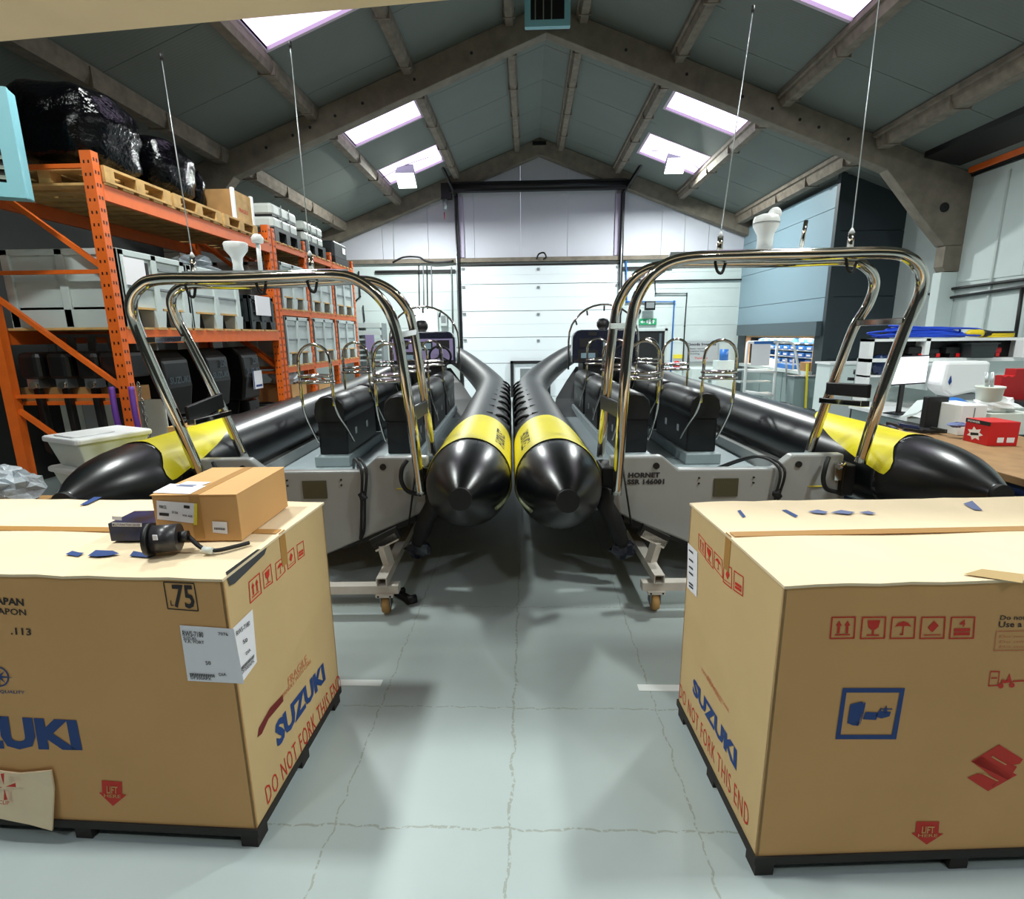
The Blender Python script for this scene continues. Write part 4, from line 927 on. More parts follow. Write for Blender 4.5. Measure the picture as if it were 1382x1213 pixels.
    m.tube([wc, wc+Vector((0, .15, -.02))], .03, 10); m.build('steering_wheel', M['rubber'], cn)
    P().tube(spl([(cx-.2, yc-.1, 1.2), (cx-.2, yc-.2, 1.26), (cx, yc-.22, 1.27), (cx+.2, yc-.2, 1.26), (cx+.2, yc-.1, 1.2)], 5), .014, 8).build('grab_rail', M['chrome'], cn)
    P().lathe([(.0, .16), (.06, .15), (.09, .1), (.09, .05), (.06, .0), (.08, 0)], (cx-.02, yc+.05, 1.66)).build('compass', M['black'], cn)
    hp = [(cx-.5, yc+.1, 1.1), (cx-.5, yc+.1, 1.5)]+[(cx-.5*math.cos(R(a)), yc+.1, 1.53+.48*math.sin(R(a))) for a in range(12, 169, 12)]+[(cx+.5, yc+.1, 1.5), (cx+.5, yc+.1, 1.1)]
    ho = P().tube(hp, .014, 8).build('windscreen_hoop', M['chrome'], cn)
    for a in (35, 60, 90, 120): P().tube([(cx-.49*math.cos(R(a)), yc+.1, 1.52+.47*math.sin(R(a))), (cx-.47*math.cos(R(a)), yc+.1, 1.47+.45*math.sin(R(a)))], .012, 6).build('screen_clip', M['blacksteel'], cn)
    return t
bR = boat(1.33, 1.06, 0, 1, 'black and yellow inflatable boat on the right, lettered grey transom', True)
bL = boat(-1.25, .99, .05, -1, 'black and yellow inflatable boat on the left, beside the orange racking', False)

# ---------------- stainless arches, one per boat (measured hoops)
def arch(t, near, far, plate, rungs, step, hooks, seed):
    tr = M['chrome']
    ar = MB().tube(spl(near, 7), .031, 14).build('arch', tr, t)
    MB().tube(spl(far, 7), .029, 14).build('arch_hoop', tr, ar)
    for a, b_ in rungs:
        MB().bar(a, b_, .05, .035).build('rung', tr, ar, bevel=.004)
    for a, b_, w_, h in step:
        MB().bar(a, b_, w_, h).build('step_box', M['blacksteel'], ar, bevel=.006)
    MB().add([tuple(p) for p in plate]+[(p.x, p.y, p.z-.012) for p in plate], [(0, 1, 2, 3), (7, 6, 5, 4), (0, 4, 5, 1), (1, 5, 6, 2), (2, 6, 7, 3), (3, 7, 4, 0)]).build('top_plate', M['silver'], ar)
    for p in hooks:
        MB().tube(spl([p, p+Vector((.015, 0, -.05)), p+Vector((.04, 0, -.06)), p+Vector((.055, 0, -.01))], 4), .008, 6).build('rope_hook', M['black'], ar)
    return ar
def W3(L): return [BF @ bat(px, py, y=y) for px, py, y in L]
nearR = W3([(832, 667, 3.02), (838, 590, 3.02), (846, 480, 3.0), (853, 428, 2.98), (865, 392, 2.95), (888, 364, 2.92), (925, 349, 2.9), (1000, 345, 2.9), (1100, 343, 2.9), (1195, 341, 2.9), (1228, 349, 2.9), (1244, 371, 2.92), (1240, 402, 2.94), (1222, 442, 2.97), (1190, 530, 3.0), (1161, 624, 3.03)])
farR = W3([(811, 616, 3.45), (818, 540, 3.42), (828, 440, 3.38), (838, 402, 3.35), (862, 370, 3.3), (900, 357, 3.28), (960, 355, 3.28), (1060, 354, 3.28), (1140, 352, 3.28), (1168, 360, 3.28), (1180, 380, 3.3), (1172, 410, 3.33), (1150, 448, 3.38), (1120, 530, 3.44), (1091, 614, 3.48)])
def mid(L, i): return L[i]
def ev(L, px, yv): return BF @ bat(px, yv[0], y=yv[1])
pR = W3([(905, 340, 2.93), (1200, 334, 2.93), (1160, 347, 3.25), (900, 350, 3.25)])
arch(bR, nearR, farR, pR,
     [W3([(852, 440, 2.99), (828, 440, 3.38)]), W3([(1224, 433, 2.96), (1156, 436, 3.38)]), W3([(1168, 545, 3.01), (1110, 540, 3.45)])],
     [(*W3([(840, 556, 3.0), (812, 542, 3.42)]), .02, .09), (*W3([(1174, 528, 3.03), (1116, 524, 3.42)]), .02, .08)],
     W3([(965, 352, 2.9), (1142, 350, 2.9)]), 1)
nearL = W3([(569, 667, 3.12), (560, 600, 3.12), (545, 500, 3.1), (533, 440, 3.08), (515, 405, 3.06), (485, 380, 3.03), (450, 371, 3.0), (380, 373, 3.0), (300, 376, 3.0), (215, 377, 3.0), (188, 388, 3.0), (177, 410, 3.02), (184, 440, 3.05), (207, 495, 3.08), (240, 570, 3.12), (274, 648, 3.15)])
farL = W3([(583, 614, 3.55), (572, 530, 3.52), (557, 440, 3.48), (545, 410, 3.45), (522, 388, 3.42), (490, 378, 3.4), (430, 380, 3.4), (340, 384, 3.4), (262, 384, 3.4), (240, 390, 3.4), (231, 406, 3.42), (238, 430, 3.45), (252, 455, 3.48), (290, 530, 3.53), (330, 618, 3.58)])
pL = W3([(245, 366, 3.03), (470, 363, 3.03), (460, 373, 3.36), (262, 379, 3.36)])
arch(bL, nearL, farL, pL,
     [W3([(536, 452, 3.08), (558, 448, 3.48)]), W3([(203, 459, 3.06), (247, 457, 3.48)]), W3([(258, 570, 3.1), (308, 557, 3.55)])],
     [(*W3([(556, 560, 3.1), (576, 548, 3.52)]), .02, .09), (*W3([(252, 560, 3.12), (300, 540, 3.52)]), .02, .10)],
     W3([(250, 385, 3.0), (345, 380, 3.0), (414, 378, 3.0)]), 2)

# ---------------- aerials and domes on the arches (bolted on: parts of each boat)
def whip(t, a, b_):
    p = BF @ bat(*a[:2], y=a[2]); q = BF @ bat(*b_[:2], y=a[2])
    w_ = MB().cyl(p-Vector((0, 0, .02)), p+Vector((0, 0, .08)), .017, .015).build('aerial_base', M['chrome'], t); MB().cyl(p+Vector((0, 0, .08)), p+Vector((0, 0, .105)), .016, .004).build('aerial_collar', M['white'], w_)
    MB().tube([p+Vector((0, 0, .1)), q], [.0035, .0025], 6).build('aerial_rod', M['silver'], w_)
    MB().cyl(q-Vector((0, 0, .01)), q+Vector((0, 0, .02)), .008).build('aerial_tip', M['black'], w_)
whip(bL, (262, 366, 3.2), (218, 78)); whip(bL, (420, 364, 3.2), (392, 62)); whip(bR, (971, 340, 3.05), (1016, 14)); whip(bR, (1147, 335, 3.05), (1187, -8))
p = BF @ bat(1031, 338, y=3.05)
d = MB().lathe([(.0, 0), (.042, .0), (.038, .05), (.042, .08), (.066, .125), (.068, .155), (.058, .175), (.03, .185), (0, .187)], p).build('radar_dome', M['white'], bR)
MB().lathe([(.0695, .136), (.0695, .14)], p).build('dome_seam', M['grey'], d)
MB().cyl(p+Vector((.04, .02, 0)), p+Vector((.045, .02, .15)), .012).blob(p+Vector((.05, .02, .19)), (.035, .035, .035), 0, 0, 12, 8).build('gps_ball', M['white'], bR)
p = BF @ bat(1081, 337, y=3.05); MB().tube([p, p+Vector((.012, 0, .15))], .011, 10).build('light_mast', M['chrome'], bR)
p = BF @ bat(322, 367, y=3.2)
MB().lathe([(.0, 0), (.03, .0), (.026, .04), (.032, .08), (.062, .12), (.066, .15), (.06, .16), (0, .165)], p).build('radar_dome', M['white'], bL)
p = BF @ bat(352, 366, y=3.2); MB().cyl(p, p+Vector((0, 0, .15)), .012).lathe([(0, .15), (.03, .155), (.034, .18), (.02, .2), (0, .203)], p).build('gps_ball', M['white'], bL)

# ---------------- wheeled cradles under the boats
def cradle(cx, label):
    t = thing('boat_cradle', label, 'trolley', BF @ Vector((cx, 2.85, 0)), YAW, 'boat cradles')
    P = lambda: MB(BF)
    for y in (2.85, 7.4):
        P().box(cx-.62, y-.03, .135, cx+.62, y+.03, .185).build('cross_beam', M['cradle'], t)
        for s_ in (-1, 1):
            c_ = P().box(cx+s_*.54-.05, y-.05, .12, cx+s_*.54+.05, y+.05, .137).build('caster', M['cradle'], t)
            P().lathe([(.0, -.02), (.05, -.02), (.056, 0), (.05, .02), (0, .02)], (cx+s_*.54, y, .057), 'X').build('caster_wheel', M['wood'], c_)
            for q in (-.028, .028): P().box(cx+s_*.54+q-.003, y-.03, .05, cx+s_*.54+q+.003, y+.03, .122).build('fork', M['steel'], c_)
            for q in (-.035, .035): P().cyl((cx+s_*.54+q, y-.052, .128), (cx+s_*.54+q, y-.048, .128), .006, n=8).build('bolt', M['blacksteel'], c_)
    for s_ in (-1, 1):
        m = P(); x = cx+s_*.53          # open-ended square tube
        for a in ((-.03, .03, .188, .193), (-.03, .03, .238, .243), (-.03, -.025, .193, .238), (.025, .03, .193, .238)): m.box(x+a[0], 2.8, a[2], x+a[1], 7.5, a[3])
        m.build('rail', M['cradle'], t)
        for y in (3.0, 5.0, 7.0):
            P().bar((x, y, .24), (x-s_*.02, y-.04, .385), .05).build('post', M['cradle'], t)
            P().bar((x-s_*.07, y-.04, .365), (x+s_*.07, y-.04, .44), .05, .03, (0, 1, 0)).build('pad_arm', M['cradle'], t)
            P().bar((x-s_*.08, y-.04, .385), (x+s_*.08, y-.04, .465), .07, .03, (0, 1, 0)).build('pad', M['rubber'], t)
    return t
cradle(1.37, 'cream wheeled steel cradle under the right boat'); cradle(-1.29, 'cream wheeled steel cradle under the left boat')
# small black jockey wheel lying by the left cradle
p = at(545, 812, z=0)
t = thing('ratchet_bar', 'black ratchet clamp lying on the floor by left cradle wheel', 'tool', p)
MB().bar(p+Vector((-.1, .1, .03)), p+Vector((.06, -.03, .025)), .035).build('handle', M['black'], t, bevel=.004)
MB().cyl(p+Vector((.03, -.04, .03)), p+Vector((.08, -.01, .03)), .026).build('roller', M['black'], t); MB().bar(p+Vector((-.12, .05, .02)), p+Vector((-.02, .12, .02)), .03).build('hook_end', M['blacksteel'], t, bevel=.004)
M['cowl'] = mat('black_cowl', (4, 4, 5), .45)
# ============================================================ orange racking along the left wall
FX = -3.3; DEP = 1.05
def rack(name, label, ys, top, levels, bw):
    t = thing('pallet_rack', label, 'racking', (FX, ys[0], 0))
    for y in ys:
        for i, x in enumerate((FX-.045, FX-DEP)):
            m = MB(); m.box(x-.045, y-.035, 0, x+.045, y+.035, top)
            up_ = m.build('upright', M['orange'], t)
            if i == 0:
                h = MB(); k = 0; z = .3
                while z < top-.05:
                    for yy in (-.018, .018): h.box(x-.0+yy-.006, y-.0365, z, x+yy+.006, y-.0345, z+.022)
                    h.box(x+.0445, y-.02, z+.02, x+.0465, y-.008, z+.045); h.box(x+.0445, y+.008, z+.02, x+.0465, y+.02, z+.045); z += .09
                h.build('slot_holes', M['black'], up_, kind='stuff')
                MB().box(x-.07, y-.05, 0, x+.07, y+.05, .012).build('foot_plate', M['orange'], up_)
        xa, xb = FX-.09, FX-DEP+.04
        zs = [.35]; 
        for z in (.28, 1.21, 2.17): MB().bar((xa, y, z), (xb, y, min(z+.74, top-.12)), .035, .035).build('diagonal_brace', M['orange'], t)
        for z in (.2, 1.14, 2.13, top-.1):
            if z < top: MB().bar((xa, y, z), (xb, y, z), .03, .03).build('cross_brace', M['orange'], t)
    for i in range(len(ys)-1):
        y0, y1 = ys[i]+.035, ys[i+1]-.035
        for z in levels:
            for x in (FX-.02, FX-DEP): MB().box(x-.022, y0, z-bw, x+.022, y1, z).build('beam', M['orange'], t)
            n = max(4, int((y1-y0)/.17))
            for k in range(n):
                ya = y0+(y1-y0)*(k+.12)/n; yb = y0+(y1-y0)*(k+.8)/n
                MB().box(FX-DEP-.02, ya, z+.001, FX+.012, yb, z+.02).build('deck_slat', M['wood'], t)
    return t
Y0 = 4.30
rack('a', 'tall orange racking bay nearest the camera, loaded with wide bins', [Y0, 7.06], 3.0, [1.68, 2.78], .115)
MB_ = MB
rack('b', 'narrower orange racking bays further back along the left wall', [7.17, 8.14, 9.2, 10.3], 2.98, [1.20, 1.97, 2.82], .075)
# big grey pallet bins
def bin_(w_, d_, h_, name='storage_bin', label='', loc=(0, 0, 0), mt='bin'):
    """front faces +x; w_ along y, d_ along -x"""
    t = thing(name, label, 'bin', loc); x, y, z = loc; x1 = x; x0 = x-d_; y0 = y-w_/2; y1 = y+w_/2; mm = M[mt]
    zb = z+.14*h_/.6; th = .02
    MB().box(x0+.02, y0+.02, zb, x1-.02, y0+.04, z+h_).box(x0+.02, y1-.04, zb, x1-.02, y1-.02, z+h_).box(x0+.02, y0+.02, zb, x0+.04, y1-.02, z+h_).box(x1-.04, y0+.02, zb, x1-.02, y1-.02, z+h_).box(x0+.02, y0+.02, zb, x1-.02, y1-.02, zb+.02).build('walls', mm, t)
    MB().box(x0, y0, z+h_-.05, x1, y0+.035, z+h_).box(x0, y1-.035, z+h_-.05, x1, y1, z+h_).box(x0, y0, z+h_-.05, x0+.035, y1, z+h_).box(x1-.035, y0, z+h_-.05, x1, y1, z+h_).build('rim', mm, t, bevel=.006)
    for yy in (y0, (y0+y1)/2-.035, y1-.07):
        MB().box(x1-.03, yy, z, x1+.0, yy+.07, z+h_).build('corner_post', mm, t, bevel=.006)
    for xx in (x0, (x0+x1)/2-.035, x1-.07): MB().box(xx, y0, z, xx+.07, y0+.03, z+h_).build('side_rib', mm, t, bevel=.006)
    for q, (ya, yb) in enumerate(((y0+.07, (y0+y1)/2-.035), ((y0+y1)/2+.035, y1-.07))):
        MB().box(x1-.022, ya+.03, z+h_*.80, x1-.008, yb-.03, z+h_*.83).box(x1-.024, ya, z+h_*.52, x1-.006, yb, z+h_*.55).build('ridge', M['grey'] if mt == 'bin' else mm, t)
        MB().box(x1-.025, ya+.02, z+h_*.24, x1-.005, yb-.02, z+h_*.27).build('vent_strip', M['wood'] if mt == 'bin' else mm, t)
    for yy in (y0, (y0+y1)/2-.05, y1-.1): MB().prism([(yy-.0, z), (yy+.1, z), (yy+.13, zb), (yy-.03 if yy > y0 else yy, zb)], x0, x1-.002, 'X').build('foot', mm, t)
    MB().box(x1-.16, y0+.03, z+.01, x1-.14, y1-.03, zb).build('void_shade', M['black'], t)  # black sheet for the shade inside the fork openings
    return t
ZA = 1.70
b1 = bin_(.84, .98, .62, label='wide grey bin with a white label behind first orange upright', loc=(FX, 4.79, ZA))
MB().box(FX-.0, 4.42, ZA+.34, FX+.006, 4.66, ZA+.56).build('label_sheet', M['paper'], b1); MB().box(FX+.0, 4.67, ZA+.36, FX+.007, 4.70, ZA+.54).build('label_pocket', M['ink_black'], b1)
b2 = bin_(.92, .98, .60, label='wide grey bin in the middle of first racking bay', loc=(FX, 5.70, ZA))
t = bin_(.62, .6, .40, 'dark_crate', 'charcoal crate with papers tucked on its front in first bay', (FX, 6.66, ZA), 'darkbin')
MB().box(FX+.0, 6.5, ZA+.17, FX+.02, 6.84, ZA+.40).build('paper_sleeve', M['paper'], t)
t = thing('plastic_bundle', 'crumpled clear plastic lying on top of the middle bin', 'plastic wrap', (FX-.2, 5.6, ZA+.6)); MB().blob((FX-.22, 5.75, ZA+.66), (.14, .3, .09), .35, 4, 16, 9).build('film', M['bubble'], t)
lab = iter(['upper tier nearest', 'upper tier middle', 'upper tier farthest', 'lower tier nearest', 'lower tier middle', 'lower tier farthest'])
for z, h_ in ((1.99, .60), (1.22, .66)):
    for i, (ya, yb) in enumerate(((7.22, 8.09), (8.19, 9.15), (9.25, 10.25))):
        bin_(yb-ya-.06, .9, h_, label='grey bin in the narrow racking bays, %s' % next(lab), loc=(FX, (ya+yb)/2, z))
# wooden pallets on the top level
def pallet(y, w_, label, d_=.95):
    z = 2.80; t = thing('wooden_pallet', label, 'pallet', (FX-d_/2, y, z), 0, 'wooden pallets on the top of first bay'); y0 = y-w_/2; y1 = y+w_/2; x0 = FX-d_; x1 = FX+.02
    for k in range(3):
        x = (x0, (x0+x1)/2-.05, x1-.1)[k]; MB().box(x, y0, z, x+.1, y1, z+.018).build('base_board', M['wood'], t)
        for q in range(3): yy = (y0, y-.05, y1-.1)[q]; MB().box(x, yy, z+.018, x+.1, yy+.1, z+.085).build('block', M['wood'], t)
    for q in range(3): yy = (y0, y-.05, y1-.1)[q]; MB().box(x0, yy, z+.085, x1, yy+.1, z+.1).build('stringer_board', M['wood'], t)
    for k in range(6):
        x = x0+(x1-x0-.13)*k/5; MB().box(x, y0, z+.1, x+.13, y1, z+.12).build('top_board', M['wood'], t)
    return z+.12
zp = pallet(4.74, .78, 'pale wooden pallet under the first black wrapped bundle'); pallet(5.56, .78, 'pale wooden pallet under the second black wrapped bundle'); pallet(6.36, .72, 'pale wooden pallet under the brown crate')
def wrapped(y, w_, h_, seed, label, d_=.8):
    t = thing('wrapped_bundle', label, 'bundle', (FX-.5, y, zp+.001)); m = MB(); m.smooth = True
    m.blob((FX-.48, y, zp+h_/2+.03), (d_/2, w_/2, h_/2), .08, seed, 26, 16, flat=True)
    o = m.build('wrap', M['wrap'], t, sub=1); return t
wrapped(4.76, .8, .66, 1, 'tall black film wrapped bundle nearest the camera on top shelf'); wrapped(5.55, .7, .55, 2, 'black film wrapped bundle in the middle of top shelf')
wrapped(6.1, .26, .46, 5, 'short black wrapped bundle beside the brown crate', .5)
t = thing('wooden_crate', 'brown board crate with white banded edges on top shelf', 'crate', (FX-.3, 6.55, zp+.001))
MB().box(FX-.62, 6.30, zp+.002, FX-.02, 6.68, zp+.32).build('body', M['board'], t, bevel=.004)
for q in (6.27, 6.68): MB().box(FX-.03, q, zp+.002, FX+.0, q+.04, zp+.33).build('edge_band', M['white'], t)
MB().box(FX-.025, 6.31, zp+.006, FX-.012, 6.68, zp+.31).build('front_board', M['wood'], t)
m = MB(); f = Face((FX-.012, 6.31, zp), (0, 1, 0), (0, 0, 1)); print_text(m, f, 'FRAGILE', [(.08, .1), (.28, .1), (.28, .14), (.08, .14)], .02, uv=True); m.build('stencil', M['ink_red'], t)
# white cases on black pallets, second rack
def case(y, w_, h_, label):
    z = 2.842; t = thing('white_case', label, 'case', (FX-.4, y, z), 0, 'white strapped cases on black pallets')
    for yy in (y-w_/2, y-.06, y+w_/2-.12): MB().box(FX-.8, yy, z, FX, yy+.12, z+.13).build('pallet_foot', M['darkbin'], t)
    MB().box(FX-.8, y-w_/2, z+.13, FX, y+w_/2, z+.17).build('pallet_deck', M['darkbin'], t)
    for k in range(2):
        zz = z+.172+k*(h_/2); MB().rbox(FX-.78, y-w_/2+.02, zz, FX-.02, y+w_/2-.02, zz+h_/2-.018, .05).build('case_half', M['offwhite'], t)
    MB().box(FX-.77, y-w_/2+.03, z+.172+h_/2-.018, FX-.03, y+w_/2-.03, z+.172+h_/2).build('seal', M['black'], t)
    for q in (-.12, .12): MB().box(FX-.019, y+q-.008, z+.18, FX-.012, y+q+.008, z+.165+h_).build('strap', M['grey'], t)
case(7.62, .8, .32, 'white strapped case on a black pallet, nearest of the two'); case(8.6, .78, .30, 'white strapped case on a black pallet, farther of the two')
t = thing('black_case', 'black equipment case with a white label on top of far bay', 'case', (FX-.4, 9.75, 2.842))
MB().rbox(FX-.7, 9.45, 2.95, FX-.02, 10.1, 3.22, .04).build('lid', M['darkbin'], t); MB().box(FX-.7, 9.42, 2.843, FX, 10.12, 2.95).build('pallet', M['black'], t); MB().box(FX-.019, 9.85, 3.05, FX-.012, 10.0, 3.15).build('label_plate', M['paper'], t)
t = thing('black_drum', 'small black drum standing behind the second white case', 'drum', (FX-.35, 9.22, 2.842)); MB().lathe([(0, 0), (.13, 0), (.13, .3), (.11, .34), (0, .34)], (FX-.35, 9.22, 2.842)).build('body', M['darkbin'], t); MB().cyl((FX-.35, 9.22, 3.19), (FX-.35, 9.22, 3.22), .05).build('cap', M['black'], t)
# large black outboard motors stored below the first bay
def motor(y, k, label):
    x, z = FX-.42, .42; t = thing('outboard_motor', label, 'outboard motor', (x, y, .0), 0, 'large black outboard motors below the first bay')
    MB().prism([(x-.34, z+.44), (x-.36, z+.9), (x-.25, z+1.05), (x+.2, z+1.08), (x+.31, z+.98), (x+.33, z+.72), (x+.28, z+.44)], y-.20, y+.20).build('cowl', M['cowl'], t, bevel=.03)
    MB().prism([(x-.2, z+.05), (x-.2, z+.44), (x+.18, z+.44), (x+.1, z+.05)], y-.1, y+.1).build('midsection', M['cowl'], t, bevel=.02)
    MB().prism([(x-.3, z-.22), (x-.28, z+.06), (x+.2, z+.06), (x+.12, z-.1), (x+.0, z-.36)], y-.045, y+.045).build('gearcase', M['cowl'], t, bevel=.01)
    m = MB()
    for a in range(3): aa = R(120*a+20); m.bar((x-.34, y, z-.12), (x-.34, y+.12*math.cos(aa), z-.12+.12*math.sin(aa)), .012, .09, (1, 0, 0))
    m.build('propeller', M['steel'], t)
    MB().box(x+.2, y-.12, z+.1, x+.3, y+.12, z+.42).build('clamp_bracket', M['blacksteel'], t, bevel=.01)
    MB().bar((x, y-.22, .035), (x, y+.22, .035), .06).bar((x, y, .03), (x, y, .5), .06).build('stand', M['blacksteel'], t)
    f = Face((x+.33, y-.2, z+.7), (0, 1, 0), (0, 0, 1)); m = MB()
    f2 = Face((x-.34, y-.2, 0), (1, 0, 0), (0, 0, 1))
    print_text(m, f, 'SUZUKI', [(.05, .06), (.35, .06), (.35, .12), (.05, .12)], .03, h=.004, uv=True)
    if k: print_text(m, f, '250', [(.2, .17), (.34, .17), (.34, .25), (.2, .25)], .02, h=.004, uv=True)
    m.build('lettering', M['cladg'], t)
    if k == 2:
        MB().box(x+.335, y-.04, z+.56, x+.345, y+.17, z+.78).build('hang_tag', M['paper'], t); MB().box(x+.3455, y-.05, z+.56, x+.3475, y-.03, z+.80).box(x+.3455, y+.0, z+.585, x+.3475, y+.15, z+.61).build('tag_print', M['ink_blue'], t)
motor(5.05, 0, 'black outboard motor standing just behind the first orange upright'); motor(5.75, 1, 'black outboard motor in the middle of the lower bay'); motor(6.45, 2, 'black outboard motor wearing a white tag in the lower bay')
# four small outboards hung on a shelf board seen through the end frame
tg = thing('motor_shelf', 'brown shelf board carrying small outboards behind the end frame', 'shelf', (-3.9, 4.55, 1.1))
MB().box(-4.42, 4.46, 1.07, -3.42, 4.66, 1.20).build('board', M['board'], tg); MB().box(-4.42, 4.42, 1.05, -3.42, 4.46, 1.08).build('front_bar', M['orange'], tg)
for i, x in enumerate((-4.2, -3.95, -3.7, -3.5)):
    t = thing('small_outboard', 'small black outboard hung on the brown shelf board, %s' % ['leftmost', 'second from left', 'third from left', 'rightmost'][i], 'outboard motor', (x, 4.4, 1.25), 0, 'small outboards on the shelf board')
    MB().rbox(x-.10, 4.34, 1.28, x+.10, 4.72, 1.50, .05).build('cowl', M['cowl'], t); MB().box(x-.05, 4.36, 1.2, x+.05, 4.46, 1.28).build('clamp', M['steel'], t)
    MB().cyl((x+.02, 4.33, 1.23), (x+.02, 4.36, 1.23), .03).build('knob', M['chrome'], t)
    MB().bar((x, 4.40, 1.2), (x+.015, 4.40, .78), .055).build('leg', M['cowl'], t, bevel=.01); MB().prism([(x-.03, .78), (x+.12, .78), (x+.12, .75), (x+.02, .74), (x+.02, .62), (x-.03, .66)], 4.38, 4.42).build('gearcase', M['cowl'], t)
t = thing('hanging_clothes', 'white and grey sheets hanging behind the small outboards', 'sheet', (-3.9, 4.8, .5))
for i in range(5):
    x = -4.4+.2*i; m = MB(); m.add([(x, 4.80+.02*(i % 2), .45), (x+.19, 4.82, .45), (x+.19, 4.81, 1.05), (x, 4.79+.02*(i % 2), 1.05), (x, 4.81+.02*(i % 2), .45), (x+.19, 4.83, .45), (x+.19, 4.82, 1.05), (x, 4.80+.02*(i % 2)+.01, 1.05)],
      [(0, 1, 2, 3), (7, 6, 5, 4), (0, 4, 5, 1), (1, 5, 6, 2), (2, 6, 7, 3), (3, 7, 4, 0)]); m.build('sheet', M['offwhite'] if i % 2 == 0 else M['signgrey'], t)
for i in range(6):
    x = -4.4+.19*i; MB().box(x, 4.78, 1.5, x+.07, 4.80, 1.62).build('strip', M['grey'], t)
MB().box(-4.45, 4.78, 1.62, -3.4, 4.8, 1.65).build('rail', M['grey'], t)
# purple strap and chain hanging on the first upright
t = thing('lashing_chain', 'purple round sling and chain hanging on first orange upright', 'chain', (FX+.02, 4.2, 1.2))
for k, x in enumerate((-.12, .045)):
    MB().tube(spl([(FX+x, 4.23, 1.22), (FX+x+.02, 4.20, 1.0), (FX+x+.03, 4.21, .75), (FX+x+.035, 4.22, .55)], 5), .022, 8).build('purple_sling', M['purple'], t)
for k in range(20):
    z = 1.24-.034*k; x = FX+.115+.006*k*.3+.008*math.sin(k*1.7); c_ = Vector((x, 4.22, z)); q = k % 2
    MB().tube([c_+Vector((.011*math.cos(a)*(1-q)+0, .011*math.cos(a)*q, .021*math.sin(a))) for a in [2*math.pi*i/8 for i in range(8)]], .004, 5, closed=True).build('chain_link', M['chain'], t)
# odds on the floor level under the narrow bays
def carton_small(name, label, x, y, z, w_, d_, h_, mt, cat='box'):
    t = thing(name, label, cat, (x, y, z)); MB().box(x-d_/2, y-w_/2, z, x+d_/2, y+w_/2, z+h_).build('body', mt, t, bevel=.004); MB().box(x-d_/2-.001, y-.02, z+h_, x+d_/2+.001, y+.02, z+h_+.002).build('tape', M['tape'], t); return t
carton_small('cardboard_box', 'brown box on the floor under the nearest narrow bay', FX-.3, 7.62, .0, .5, .5, .95, M['card'])
carton_small('cardboard_box', 'brown box on the floor under the middle narrow bay', FX-.3, 8.6, .0, .5, .5, .86, M['card'])
carton_small('cardboard_box', 'low brown box under the farthest narrow bay', FX-.3, 9.7, .0, .6, .5, .7, M['board'])
t = thing('plastic_bundle', 'heap of clear plastic film on a brown box under narrow bays', 'plastic wrap', (FX-.2, 7.5, .95)); MB().blob((FX-.2, 7.5, 1.03), (.2, .22, .12), .3, 8, 14, 8).build('film', M['bubble'], t)
t = thing('hose_reel', 'coiled black hose and fittings on floor beside the outboards', 'hose', (FX-.2, 6.85, .0))
MB().box(FX-.5, 6.7, 0, FX, 7.0, .62).build('crate', M['board'], t)
for k in range(4): MB().tube([(FX-.22+.17*math.cos(R(a)), 6.85+.13*math.sin(R(a)), .65+.03*k) for a in range(0, 360, 30)], .017, 6, closed=True).build('coil', M['rubber'] if k % 2 else M['label_y'], t)
t = thing('toolbox', 'low wooden box with cable leads just behind the yellow tube panel', 'box', (FX+.3, 4.9, 0))
MB().box(FX+.1, 4.5, 0, FX+.3, 5.2, .84).build('body', M['wood'], t, bevel=.004); MB().tube(spl([(FX+.2, 4.5, .86), (FX+.27, 4.8, .93), (FX+.2, 5.0, .98), (FX+.25, 5.15, .87)], 5), .02, 6).build('lead', M['rubber'], t)
# stack of white lidded totes
def tote(z, label, k):
    x, y = -2.86, 3.36; a = R(-24); Mx = Tm(x, y, z, a); t = thing('lidded_tote', label, 'tub', (x, y, z), a, 'stacked white lidded tubs')
    w0, w1, d0, d1, h_ = .155, .185, .17, .21, .165
    m = MB(Mx); m.add([(-w0, -d0, 0), (w0, -d0, 0), (w0, d0, 0), (-w0, d0, 0), (-w1, -d1, h_), (w1, -d1, h_), (w1, d1, h_), (-w1, d1, h_)], [(3, 2, 1, 0), (4, 5, 6, 7), (0, 1, 5, 4), (1, 2, 6, 5), (2, 3, 7, 6), (3, 0, 4, 7)]); m.build('tub', M['offwhite'], t, bevel=.008)
    MB(Mx).rbox(-w1-.022, -d1-.022, h_+.001, w1+.022, d1+.022, h_+.036, .03).build('lid', M['white'], t)
    if k: MB(Mx).rbox(-.12, -.2, h_+.036, .12, .05, h_+.046, .02).build('lid_recess', M['white'], t)
for k in range(5): tote(.0+.2*k, 'white lidded tub, %s' % ['bottom of the stack by the racking', 'second from bottom of the stack', 'middle one of the stack', 'second from top of the stack', 'topmost of the stack by the racking'][k], k == 4)
# bubble wrap on a box at the far left
t = carton_small('cardboard_box', 'brown box holding up the bubble wrap at far left', -3.0, 2.72, 0, .40, .40, .70, M['card'])
t = thing('bubble_wrap', 'crumpled heap of bubble wrap at far left behind the carton', 'plastic wrap', (-3.0, 2.72, .705)); m = MB(); m.smooth = False
for k, (dx, dy, dz, r_) in enumerate(((0, 0, .08, .16), (.12, .04, .05, .12), (-.13, .03, .1, .14), (.05, -.1, .07, .12))): m.blob((-3.0+dx, 2.72+dy, .72+dz*1.4), (r_, r_, .09), .22, 20+k, 16, 9)
m.build('film', M['bubble'], t)
